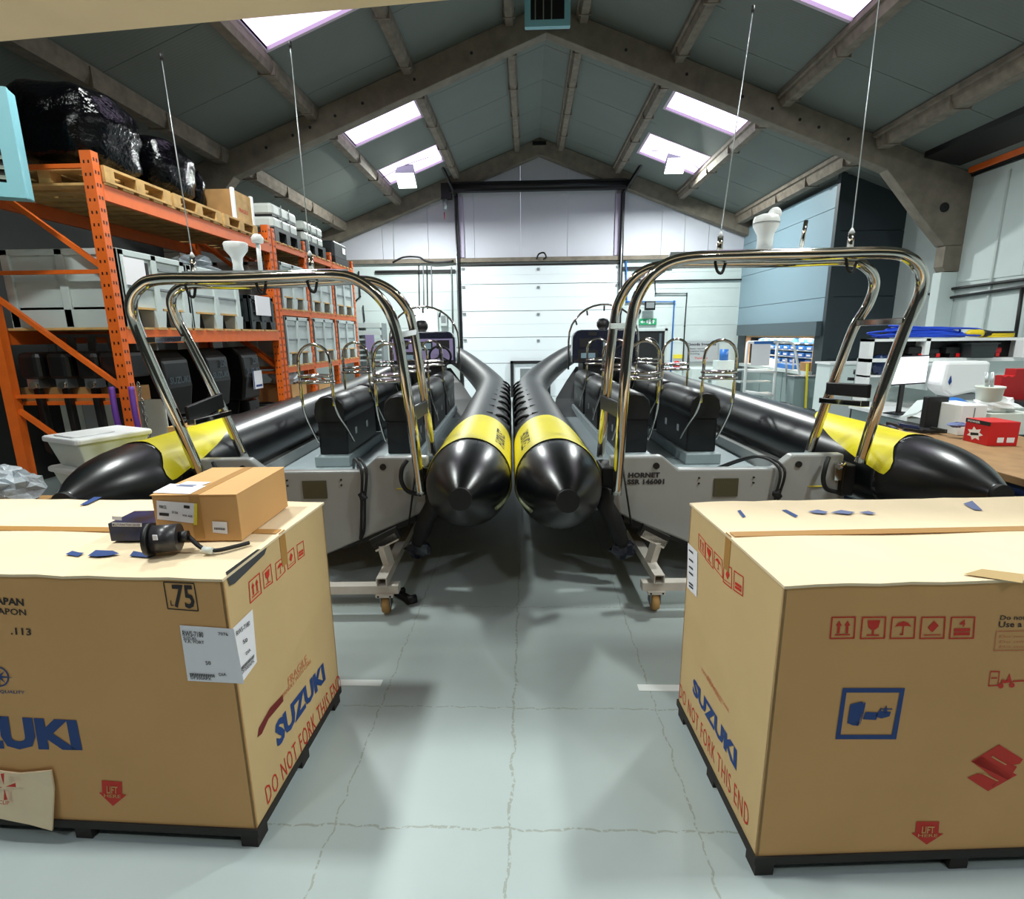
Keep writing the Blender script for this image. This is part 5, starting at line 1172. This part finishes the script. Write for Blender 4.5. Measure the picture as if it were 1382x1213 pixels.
# ============================================================ right hand side: stores hatch, steps, desk, bench
# blue parts bins on shelves inside the hatch
t = thing('hatch_shelves', 'white shelves inside the lit stores hatch', 'shelf', (5.7, 11.9, .86))
for z in (.93, 1.07, 1.21, 1.35): MB().box(5.62, 10.4, z, 5.86, 13.4, z+.02).build('shelf_board', M['white'], t)
MB().box(5.86, 10.35, .86, 5.89, 13.45, 1.48).build('back_board', M['bin'], t)
pr = None; n = 0
for r_, z in enumerate((.952, 1.092, 1.232, 1.372)):
    cnt = 0
    for i in range(9):
        y = 10.55+i*.33
        if (i*7+r_*5) % 11 == 3: continue
        lb = 'blue parts bin on the %s hatch shelf, %s from its near end' % (['lowest', 'second', 'third', 'top'][r_], ['first', 'second', 'third', 'fourth', 'fifth', 'sixth', 'seventh', 'eighth', 'ninth'][cnt]); cnt += 1
        if pr is None:
            pr = thing('parts_bin', lb, 'bin', (5.7, y, z), 0, 'blue parts bins, lowest hatch shelf')
            MB().box(5.60, y-.12, z, 5.84, y+.12, z+.085).build('body', M['blue'], pr); MB().box(5.596, y-.07, z+.02, 5.6, y+.07, z+.055).build('label_card', M['paper'], pr)
        else: dup(pr, (5.7, y, z), 0, lb, 'blue parts bins, %s hatch shelf' % ['lowest', 'second', 'third', 'top'][r_])
t = thing('counter_boxes', 'white carton on the hatch counter', 'box', (5.5, 12.6, .851)); MB().box(5.38, 12.3, .851, 5.6, 12.8, 1.0).build('body', M['paper'], t)
t = thing('cardboard_box', 'brown carton at the near end of hatch counter', 'box', (5.5, 10.5, .851)); MB().box(5.36, 10.36, .851, 5.56, 10.7, 1.02).build('body', M['board'], t)
t = thing('blue_crate', 'blue crate on the hatch counter under the shelves', 'crate', (5.48, 11.35, .851)); MB().box(5.36, 11.0, .851, 5.56, 11.7, .94).build('body', M['blue'], t)
# white mobile steps
t = thing('mobile_steps', 'white tubular mobile steps with a paper hung on the rail', 'steps', (4.75, 10.4, 0))
def S_(px, py): return at(px, py, y=10.2)
def S2(px, py): return at(px, py, y=11.0)
wt = M['white']
for a, b_ in ((S_(1009, 462), S_(1004, 530)), (S_(1049, 461), S_(1043, 545)), (S_(1009, 462), S_(1052, 461)), (S_(1008, 500), S_(1048, 502)), (S_(1004, 528), S_(1043, 534))):
    MB().tube([a, b_], .028 if a.x < S_(1030, 460).x or True else .02, 8).build('rail', wt, t)
MB().tube(spl([S_(1052, 461), S_(1066, 462), S_(1072, 468), S_(1078, 500), S_(1086, 547)], 5), .025, 8).build('handrail', wt, t)
for a, b_ in ((S2(1061, 484), S2(1062, 540)), (S2(1071, 484), S2(1068, 540))): MB().tube([a, b_], .02, 6).build('rear_post', M['grey'], t)
for x in (1004, 1043, 1086): a = S_(x, 540); MB().tube([a, (a.x, a.y, .03)], .025, 8).build('leg', wt, t)
for k in range(4): a = S_(1004, 520); MB().box(a.x, 10.2+.1*k, .2+.22*k, a.x+.62, 10.45+.1*k, .23+.22*k).build('tread', M['bin'], t)
a, b_ = S_(1014, 462), S_(1036, 493); MB().box(a.x, 10.14, b_.z, b_.x, 10.15, a.z).build('paper_sheet', M['paper'], t); MB().box(a.x+.03, 10.13, a.z-.03, b_.x+.04, 10.16, a.z+.02).build('blue_clip', M['blue'], t)
# grey cupboards below the hatch, wooden post
t = thing('grey_cupboard', 'grey cupboard standing in front of hatch counter', 'cupboard', (5.1, 10.0, 0)); MB().box(4.72, 9.55, 0, 5.28, 9.82, .80).build('body', M['workgrey'], t, bevel=.008); MB().box(4.70, 9.53, .80, 5.30, 9.84, .83).build('top', M['cladg'], t)
tag(MB().bar((4.95, 9.5, 0), (4.9, 9.52, 1.05), .03).build('wooden_batten', M['label_y']), 'pale yellow batten leaning by the grey cupboard', 'batten')
# small cabinet with lock near end wall and blue dispenser
a = at(952, 497, y=13.2); t = thing('wall_cabinet', 'white floor cabinet under the grey notice board', 'cabinet', (a.x, 13.4, 0)); MB().box(a.x-.35, 13.1, 0, a.x+.42, 13.8, a.z).build('body', M['wall'], t, bevel=.01); MB().box(a.x+.14, 13.09, 0.02, a.x+.15, 13.1, a.z-.03).build('door_gap', M['grey'], t); MB().cyl((a.x+.08, 13.08, a.z-.3), (a.x+.08, 13.1, a.z-.3), .04).build('lock', M['grey'], t)
a = at(978, 470, y=12.9); t = thing('roll_dispenser', 'blue paper roll standing on cabinet by the notice board', 'paper roll', (a.x, 12.95, .8)); MB().cyl((a.x, 12.92, a.z-.28), (a.x, 12.92, a.z-.02), .1).build('roll', M['blue'], t); MB().box(a.x-.2, 12.75, .0, a.x+.2, 13.05, a.z-.281).build('stand', M['wall'], t)
# desk with a hutch facing us
YD = 6.2
t = thing('desk_hutch', 'white desk hutch with open shelf bays beside the dark cladding', 'shelving', (4.7, YD, 0))
def HB(px0, py0, px1, py1, y0, y1, nm, mt):
    a, b_ = at(px0, py0, y=YD), at(px1, py1, y=YD); MB().box(a.x, y0, b_.z, b_.x, y1, a.z).build(nm, mt, t)
wf = M['white']; x0 = at(1175, 457, y=YD).x; x1 = 6.0
zt_, zm, zl, zb = 1.51, 1.29, 1.10, .78
MB().box(x0, YD, zt_-.03, 5.62, YD+.18, zt_).build('top_board', wf, t); MB().box(x0, YD, zm-.04, x1, YD+.18, zm).build('shelf_board', wf, t); MB().box(x0, YD, zl-.02, x0+.42, YD+.18, zl).build('shelf_board', wf, t)
for x in (x0, x0+.62, 5.55): MB().box(x, YD, (zb if x == x0 else zm), x+.05, YD+.18, zt_).build('upright', wf, t)
MB().box(x0, YD+.18, zb, x1, YD+.2, zm).build('back_panel', M['wall'], t)
MB().box(x0+.05, YD+.16, zm, 5.55, YD+.178, zt_-.03).build('dark_back', M['black'], t)
MB().box(x0, YD+.02, .74, x1, YD+.18, .78).build('plinth_board', wf, t)
MB().box(x0-.03, 5.15, .70, x1, YD+.2, .74).build('desktop', wf, t)
for x in (x0, 5.2): MB().box(x, 5.2, 0, x+.04, YD+.18, .70).build('leg_panel', M['workgrey'], t)
MB().box(x0+.04, 5.55, .05, 5.2, 5.58, .70).build('modesty_panel', M['workgrey'], t)
# things in the hutch
rr = random.Random(4)
for i, (x, w_, h_, mt, nm, lb) in enumerate(((4.42, .16, .13, 'black', 'power_tool', 'black power tool at left in the long hutch bay'), (4.62, .14, .1, 'black', 'power_tool', 'second black power tool in the long hutch bay'), (4.84, .16, .12, 'black', 'power_tool', 'third black power tool, beside the dark tub'), (5.28, .2, .11, 'darkred', 'power_tool', 'red power tool at right in the long hutch bay'))):
    u_ = thing(nm, lb, 'tool', (x, YD+.1, zm+.001)); MB().rbox(x-w_/2, YD+.05, zm+.05, x+w_/2, YD+.15, zm+h_, .02).build('body', M[mt], u_); MB().box(x-.03, YD+.06, zm+.001, x+.03, YD+.14, zm+.05).build('battery', M['black'], u_); MB().box(x+.03, YD+.045, zm+.01, x+.07, YD+.05, zm+.05).build('badge', M['red'], u_)
t2 = thing('dark_tub', 'dark tub standing on the hutch shelf edge', 'tub', (5.05, YD+.02, zm)); MB().prism([(4.95, zm+.001), (5.19, zm+.001), (5.22, zm+.16), (4.92, zm+.16)], YD-.08, YD+.12).build('body', M['darkbin'], t2, bevel=.01); MB().box(4.91, YD-.09, zm+.15, 5.23, YD+.13, zm+.165).build('rim', M['darkbin'], t2)
t2 = thing('speaker_box', 'black fronted white speaker at right end of hutch', 'speaker', (5.55, YD-.05, zm)); MB().box(5.46, YD-.12, zm+.001, 5.66, YD-.001, zm+.2).build('case', M['white'], t2, bevel=.006); MB().box(5.49, YD-.125, zm+.02, 5.59, YD-.12, zm+.18).build('grille', M['black'], t2)
t2 = thing('coil_bag', 'dark blue coil of hose hanging in left hutch bay', 'hose', (x0+.2, YD+.1, zl+.001)); MB().blob((x0+.22, YD+.09, zl+.12), (.14, .06, .11), .12, 9).build('coil', M['drawer'], t2)
# rope coil and float rope on top
t2 = thing('blue_rope', 'heap of bright blue rope on top of the hutch', 'rope', (4.45, YD+.09, zt_)); rr = random.Random(11)
for k in range(16):
    cx_, w_, h_ = 4.5+rr.uniform(-.12, .12), rr.uniform(.28, .52), rr.uniform(.02, .15)
    MB().tube([(cx_+w_*math.cos(R(a)), YD+.09+.08*math.sin(R(a)), zt_+.015+h_*(.55+.45*math.cos(R(a*.5+30*k)))*(.6+.4*abs(math.sin(R(a/2))))) for a in range(0, 360, 18)], .011, 5, closed=True).build('strand', M['bluerope'], t2)
t2 = thing('yellow_rope', 'yellow and black float rope lying on top of the hutch', 'rope', (5.2, YD+.15, zt_))
MB().tube([(4.98, YD+.1, zt_+.04), (5.02, YD+.1, zt_+.05), (5.14, YD+.1, zt_+.05), (5.16, YD+.1, zt_+.05)], [.02, .04, .045, .04], 12).build('float', M['rope_y'], t2)
MB().tube([(5.16, YD+.1, zt_+.05), (5.26, YD+.1, zt_+.045)], [.042, .03], 12).build('float_end', M['black'], t2)
for k in range(3): MB().tube([(5.36+.18*math.cos(R(a)), YD+.15+.09*math.sin(R(a)), zt_+.015+.022*k) for a in range(0, 360, 24)], .013, 6, closed=True).build('coil', M['rope_y'] if k != 2 else M['black'], t2)
# monitor
c0, c1, c2, c3 = bat(1198, 517, y=5.35), bat(1244, 527, y=5.55), bat(1258, 482, y=5.55), bat(1214, 481, y=5.35)
c = [BF @ p for p in (c0, c1, c2, c3)]
fx = Face(c[0], c[1]-c[0], c[3]-c[0]); W_ = (c[1]-c[0]).length; 
t2 = thing('computer_monitor', 'white lit computer monitor on the desk', 'monitor', ((c[0]+c[1])/2).xy.to_3d()+Vector((0, 0, .745)))
ux = (c[1]-c[0]); ux.z = 0; ux.normalize(); ang = math.atan2(ux.y, ux.x); Mx = Tm(c[0].x, c[0].y, c[0].z-.01, ang); Wd = ux.dot(c[1]-c[0])+.03; Hd = (c[3].z-c[0].z)
MB(Mx).box(-.01, 0, -.02, Wd+.01, .03, Hd+.012).build('case', M['black'], t2, bevel=.004); MB(Mx).box(0, -.004, -.004, Wd, -.001, Hd).build('screen', M['screen'], t2)
MB(Mx).box(Wd*.3, -.005, Hd*.6, Wd*.65, -.0042, Hd*.615).build('screen_text', M['ink_fade'], t2)
zb_ = .745-(c[0].z-.01); MB(Mx).box(Wd/2-.03, .03, zb_+.01, Wd/2+.03, .05, .1).box(Wd/2-.12, -.04, zb_, Wd/2+.12, .12, zb_+.012).build('stand', M['black'], t2)
t2 = thing('keyboard', 'black keyboard on the desk below monitor', 'keyboard', (4.1, 5.2, .741)); MB().box(3.98, 5.17, .742, 4.3, 5.27, .755).build('body', M['black'], t2)
t2 = thing('paper_heap', 'crumpled grey papers beside the monitor foot', 'paper', (4.35, 5.3, .741)); MB().blob((4.42, 5.32, .79), (.12, .08, .05), .35, 6).build('sheets', M['bin'], t2)
# paper towel dispenser on the hutch back panel
YW = YD-.03
a, b_ = at(1275, 492, y=5.5), at(1322, 536, y=5.5)
t2 = thing('towel_dispenser', 'white towel dispenser with blue drop beside the monitor', 'dispenser', ((a.x+b_.x)/2, 5.7, b_.z))
wx0, wx1, z0, z1 = a.x, b_.x+.06, b_.z-.0, a.z+.03
MB().prism([(wx0+.03, z0+.06), (wx0, z0+.12), (wx0+.02, z1), (wx1, z1), (wx1, z0+.08), (wx0+.12, z0)], 5.5, 5.72).build('case', M['white'], t2, bevel=.03)
MB().prism([(wx0+.06, z0+.16), (wx0+.075, z0+.22), (wx0+.09, z0+.16), (wx0+.075, z0+.13)], 5.49, 5.499).build('blue_drop', M['ink_blue'], t2)
MB().box(wx0+.03, 5.72, z0+.05, wx1, YD+.18, z1-.05).build('wall_mount', M['wall'], t2); MB().box(wx0+.12, 5.52, z0-.03, wx1, 5.7, z0+.03).build('slot', M['grey'], t2)
# office chair-like clutter: black monitor back, white open carton, blue drum, on bench behind red box
ZB = .80
bx0, bx1, by0, by1 = 2.80, 3.9, 1.9, 4.55
t = thing('work_bench', 'long bench with a worn wooden top and dark blue drawers', 'bench', BF @ Vector((3.3, 3.2, 0)), YAW)
P = lambda: MB(BF)
P().box(bx0, by0, ZB-.045, bx1, by1, ZB).build('bench_top', M['bench'], t, bevel=.004)
for i in range(4):
    y = by0+.03+i*.65
    P().box(bx0+.04, y, .06, bx1-.04, y+.62, ZB-.045).build('cabinet', M['drawer'], t)
    for z0 in (.1, .3, .5): P().box(bx0+.02, y+.02, z0, bx0+.04, y+.6, z0+.18).build('drawer', M['drawer'], t); P().box(bx0+.005, y+.05, z0+.15, bx0+.02, y+.57, z0+.165).build('handle', M['silver'], t)
def on(px, py, z=ZB): return bat(px, py, z=z)
def bbox(nm, lb, cat, px0, px1, pyb, pyt, mt, dd=.2, bev=.004):
    a = on(px0, pyb); b_ = bat(px1, pyb, y=a.y); tz = bat(px0, pyt, y=a.y).z
    t2 = thing(nm, lb, cat, BF @ Vector(((a.x+b_.x)/2, a.y, ZB)), YAW); P().box(a.x, a.y, ZB+.001, b_.x, a.y+dd, tz).build('body', mt, t2, bevel=bev); return t2, a, b_, tz
# red box
p0, p1, p2 = on(1298, 597), on(1318, 602), on(1374, 603)
t2 = thing('red_carton', 'red printed tool carton on the bench', 'carton', BF @ Vector((p1.x, p1.y, ZB)), YAW)
a = BF @ on(1299, 594); b_ = BF @ on(1332, 602); c_ = BF @ on(1372, 602); hz = .17
pts = [a, b_, c_, a+(c_-b_)]; m = MB(); m.add([(p.x, p.y, ZB+.001) for p in pts]+[(p.x, p.y, ZB+hz) for p in pts], [(3, 2, 1, 0), (4, 5, 6, 7), (0, 1, 5, 4), (1, 2, 6, 5), (2, 3, 7, 6), (3, 0, 4, 7)]); m.build('body', M['red'], t2, bevel=.003)
f1 = Face((a.x, a.y, ZB), b_-a, (0, 0, 1)); f2 = Face((b_.x, b_.y, ZB), c_-b_, (0, 0, 1)); L1 = (b_-a).length; L2 = (c_-b_).length
m = MB(); print_poly(m, f1, [(0, hz-.03), (L1, hz-.03), (L1, hz-.002), (0, hz-.002)], uv=True); m.build('black_band', M['black'], t2)
m = MB(); star = []
for k in range(14): a_ = 2*math.pi*k/14; r_ = (1 if k % 2 == 0 else .6); star.append((L1*.45+L1*.34*r_*math.cos(a_), hz*.4+hz*.3*r_*math.sin(a_)))
print_poly(m, f1, star, uv=True); print_text(m, f1, 'POWER', [(L1*.1, hz-.024), (L1*.6, hz-.024), (L1*.6, hz-.01), (L1*.1, hz-.01)], .02, h=.003, uv=True)
print_poly(m, f2, [(L2*.3, hz*.15), (L2*.52, hz*.15), (L2*.52, hz*.36), (L2*.3, hz*.36)], uv=True); print_poly(m, f2, [(L2*.62, hz*.15), (L2*.88, hz*.15), (L2*.88, hz*.36), (L2*.62, hz*.36)], uv=True); m.build('white_print', M['paper'], t2)
m = MB(); print_poly(m, f1, [(L1*.3, hz*.3), (L1*.62, hz*.36), (L1*.6, hz*.46), (L1*.28, hz*.42)], h=.003, uv=True); m.build('star_centre', M['black'], t2)
# white boxes behind it
a = on(1300, 585); Yk = a.y+.22
def bb2(nm, lb, cat, px0, px1, pyt, y, mt, dd=.25, pyb=None, bev=.006):
    a = bat(px0, pyt, y=y); b_ = bat(px1, pyt, y=y); z0 = ZB+.001 if pyb is None else bat(px0, pyb, y=y).z
    t2 = thing(nm, lb, cat, BF @ Vector(((a.x+b_.x)/2, y, z0)), YAW); P().box(a.x, y, z0, b_.x, y+dd, a.z).build('body', mt, t2, bevel=bev); return t2, a.x, b_.x, z0, a.z
Yk = 4.0
t2, xa, xb, z0, z1 = bb2('white_cabinet', 'white small cabinet behind the red carton', 'cabinet', 1299, 1334, 547, Yk, M['white'], .3)
P().box((xa+xb)/2-.003, Yk-.004, z0+.02, (xa+xb)/2+.003, Yk, z1-.02).build('door_gap', M['grey'], t2)
zc_ = z1
t3_, xa, xb, z0, z1 = bb2('white_cabinet', 'white cabinet with a crumpled bag on it at right edge', 'cabinet', 1338, 1400, 558, Yk, M['offwhite'], .3)
t2 = thing('plastic_bag', 'crumpled white plastic bag behind the red carton', 'bag', BF @ Vector(((xa+xb)/2-.05, Yk+.1, z1))); P().blob(((xa+xb)/2-.06, Yk+.1, z1+.05), (.15, .09, .06), .3, 12).build('film', M['white'], t2)
# white bucket with brushes
c_ = bat(1332, 548, y=Yk+.12); t2 = thing('paint_bucket', 'white bucket with brushes on the small cabinet', 'bucket', BF @ Vector((c_.x, Yk+.12, zc_)), YAW); zh = bat(1332, 521, y=Yk+.12).z
P().lathe([(0, .002), (.075, .002), (.088, zh-zc_-.015), (.094, zh-zc_-.015), (.094, zh-zc_), (.082, zh-zc_), (.08, .1)], (c_.x, Yk+.12, zc_)).build('bucket', M['offwhite'], t2)
for q in (-.02, .015): P().cyl((c_.x+q, Yk+.12, zh-.05), (c_.x+q*1.4-.02, Yk+.12, zh+.11), .012).build('brush', M['silver'], t2)
# red jagged rack / toolbox at right edge
a = bat(1348, 545, y=Yk+.35); t2 = thing('red_tool_rack', 'large red tool rack at the right edge of photo', 'tool rack', BF @ Vector((a.x+.25, Yk+.4, ZB)), YAW)
z0, z1, z2 = bat(1350, 545, y=Yk+.35).z, bat(1350, 507, y=Yk+.35).z, bat(1368, 498, y=Yk+.35).z; xa, xb, xc = bat(1350, 520, y=Yk+.35).x, bat(1368, 520, y=Yk+.35).x, bat(1440, 520, y=Yk+.35).x
pl = [(xa, z0), (xc, z0), (xc, z2), (xb, z2), (xb, z1)]+[(xb-(xb-xa)*q/4, z1-(.012 if q % 2 else 0)) for q in (1, 2, 3)]+[(xa, z1)]
P().prism(pl, Yk+.35, Yk+.45).build('back_plate', M['darkred'], t2); P().box(xa+.02, Yk+.36, ZB+.001, xc, Yk+.44, z0).build('base', M['darkred'], t2)
for k, (py, mt) in enumerate(((540, 'black'), (546, 'bin'), (552, 'darkbin'))):
    a = bat(1360, py, y=Yk+.3); u2 = thing('binder', ['black binder on top of the pile before red rack', 'pale binder in the middle of the pile before red rack', 'charcoal binder at the bottom of the pile before red rack'][k], 'binder', BF @ Vector((a.x+.2, Yk+.25, a.z)), YAW); P().box(a.x-.02*k, Yk+.12, a.z-.028, a.x+.4, Yk+.34, a.z).build('cover', M[mt], u2, bevel=.003)
# dark clutter: laptop back, blue drum and white open box
t2, xa, xb, z0, z1 = bb2('black_screen', 'black upright screen seen from behind on the bench', 'screen', 1254, 1282, 536, 4.2, M['black'], .06); P().box(xa-.1, 4.1, ZB+.001, xb+.1, 4.5, ZB+.03).build('base', M['black'], t2)
a = bat(1290, 565, y=4.35); t2 = thing('blue_drum', 'round blue lidded drum behind the black screen', 'drum', BF @ Vector((a.x, 4.35, ZB)), YAW); P().lathe([(0, .0), (.12, 0), (.14, .1), (.12, .2), (.05, .24), (0, .25)], (a.x, 4.4, ZB+.001)).build('body', M['blue'], t2)
t2 = thing('open_white_box', 'pale open folded carton on the desk left of black screen', 'carton', BF @ Vector((3.4, 4.42, ZB)), YAW)
q = [bat(1217, 562, y=4.6), bat(1240, 556, y=4.35), bat(1262, 538, y=4.35), bat(1238, 540, y=4.7)]; m = P(); m.add([tuple(p) for p in q]+[(p.x, p.y+.03, p.z-.03) for p in q], [(0, 1, 2, 3), (7, 6, 5, 4), (0, 4, 5, 1), (1, 5, 6, 2), (2, 6, 7, 3), (3, 7, 4, 0)]); m.build('flap', M['bin'], t2)
P().box(q[0].x, 4.36, ZB+.001, q[1].x+.04, 4.52, ZB+.08).build('body', M['bin'], t2)
t2 = thing('tool_clutter', 'dark heap of hand tools and leads by the yellow tube panel', 'tools', BF @ Vector((3.2, 4.0, ZB)), YAW); rr = random.Random(3)
for k in range(10):
    x, y = rr.uniform(2.95, 3.45), rr.uniform(3.9, 4.15); a_ = rr.uniform(0, 3.1); P().bar((x, y, ZB+.02+.004*k), (x+.13*math.cos(a_), y+.09*math.sin(a_), ZB+.02+.006*k), .03, .02).build('tool', M['black'] if k % 3 else M['drawer'], t2)
t2 = thing('blue_glove', 'pale blue cloth on the dark clutter', 'cloth', BF @ Vector((3.35, 3.95, ZB+.05)), YAW); P().blob((3.36, 3.92, ZB+.10), (.07, .04, .02), .2, 5, 10, 6).build('cloth', M['ink_grey'], t2)
# conduit on the right wall
Wx = XR-.05
for k, (p, lb) in enumerate((([(1254, 397), (1275, 391), (1382, 377)], 'upper black conduit run on the right wall'), ([(1280, 402), (1382, 387)], 'lower black conduit run on the right wall'), ([(1380, 388), (1374, 430), (1369, 462)], 'black conduit dropping down right wall to the hutch'))):
    pts = [at(a, b_, x=Wx) for a, b_ in p]
    if k < 2: pts.append(pts[-1]+(pts[-1]-pts[-2]).normalized()*1.2)
    tag(MB().tube(pts, .022, 8).build('conduit', M['black']), lb, 'pipe')
a = at(1272, 400, x=Wx); t2 = thing('junction_box', 'black junction box hanging from the conduit on right wall', 'box', a); MB().blob(a+Vector((0, 0, .04)), (.05, .05, .06), 0, 0, 10, 6).build('box', M['black'], t2); MB().rbox(a.x-.06, a.y-.12, a.z-.22, a.x+.0, a.y+.14, a.z-.12, .02).build('socket', M['grey'], t2); MB().tube([a, a-Vector((0, 0, .13))], .015, 6).build('lead', M['black'], t2)
# white column casing and vertical trim on the right wall
struct('trim_9', MB().box(XR-.03, 7.9, 0, XR, 7.93, 3.7), M['bin'])
# low white cabinet under the dark cladding with a black clamp on it
t2 = thing('low_cabinet', 'low pale cabinet against the dark cladding left of hutch', 'cabinet', (4.6, 8.6, 0)); a = at(1130, 492, y=8.4)
MB().box(a.x-.1, 8.4, 0, 6.3, 8.8, a.z).build('body', M['wall'], t2, bevel=.01); MB().box(a.x-.12, 8.38, a.z, 6.32, 8.82, a.z+.03).build('top', M['white'], t2); MB().box(a.x-.08, 8.39, .1, 6.2, 8.4, a.z*.55).build('grey_door', M['signgrey'], t2)
t2 = thing('pedestal_clamp', 'black upright clamp beside the low pale cabinet', 'tool', (4.25, 7.2, 0)); a = at(1157, 505, y=7.2); MB().cyl((a.x, 7.2, 0), (a.x, 7.2, a.z+.02), .03).cyl((a.x, 7.2, a.z-.0), (a.x, 7.2, a.z+.06), .05).build('post', M['black'], t2); MB().bar((a.x-.11, 7.2, a.z-.06), (a.x+.11, 7.2, a.z-.07), .04).build('cross_arm', M['black'], t2)

# small print made of several marks too fine to pick apart
for o in bpy.data.objects:
    if o.type == 'MESH' and o.parent and o.name.split('.')[0] in ('label_print', 'top_arrow_print', 'black_print', 'faded_print', 'red_print', 'white_print', 'tag_print', 'lettering', 'symbols', 'engine_pictogram', 'forklift_pictogram', 'compass_mark', 'top_faded_print', 'instrument', 'screen', 'registration_lettering'):
        o['kind'] = 'stuff'
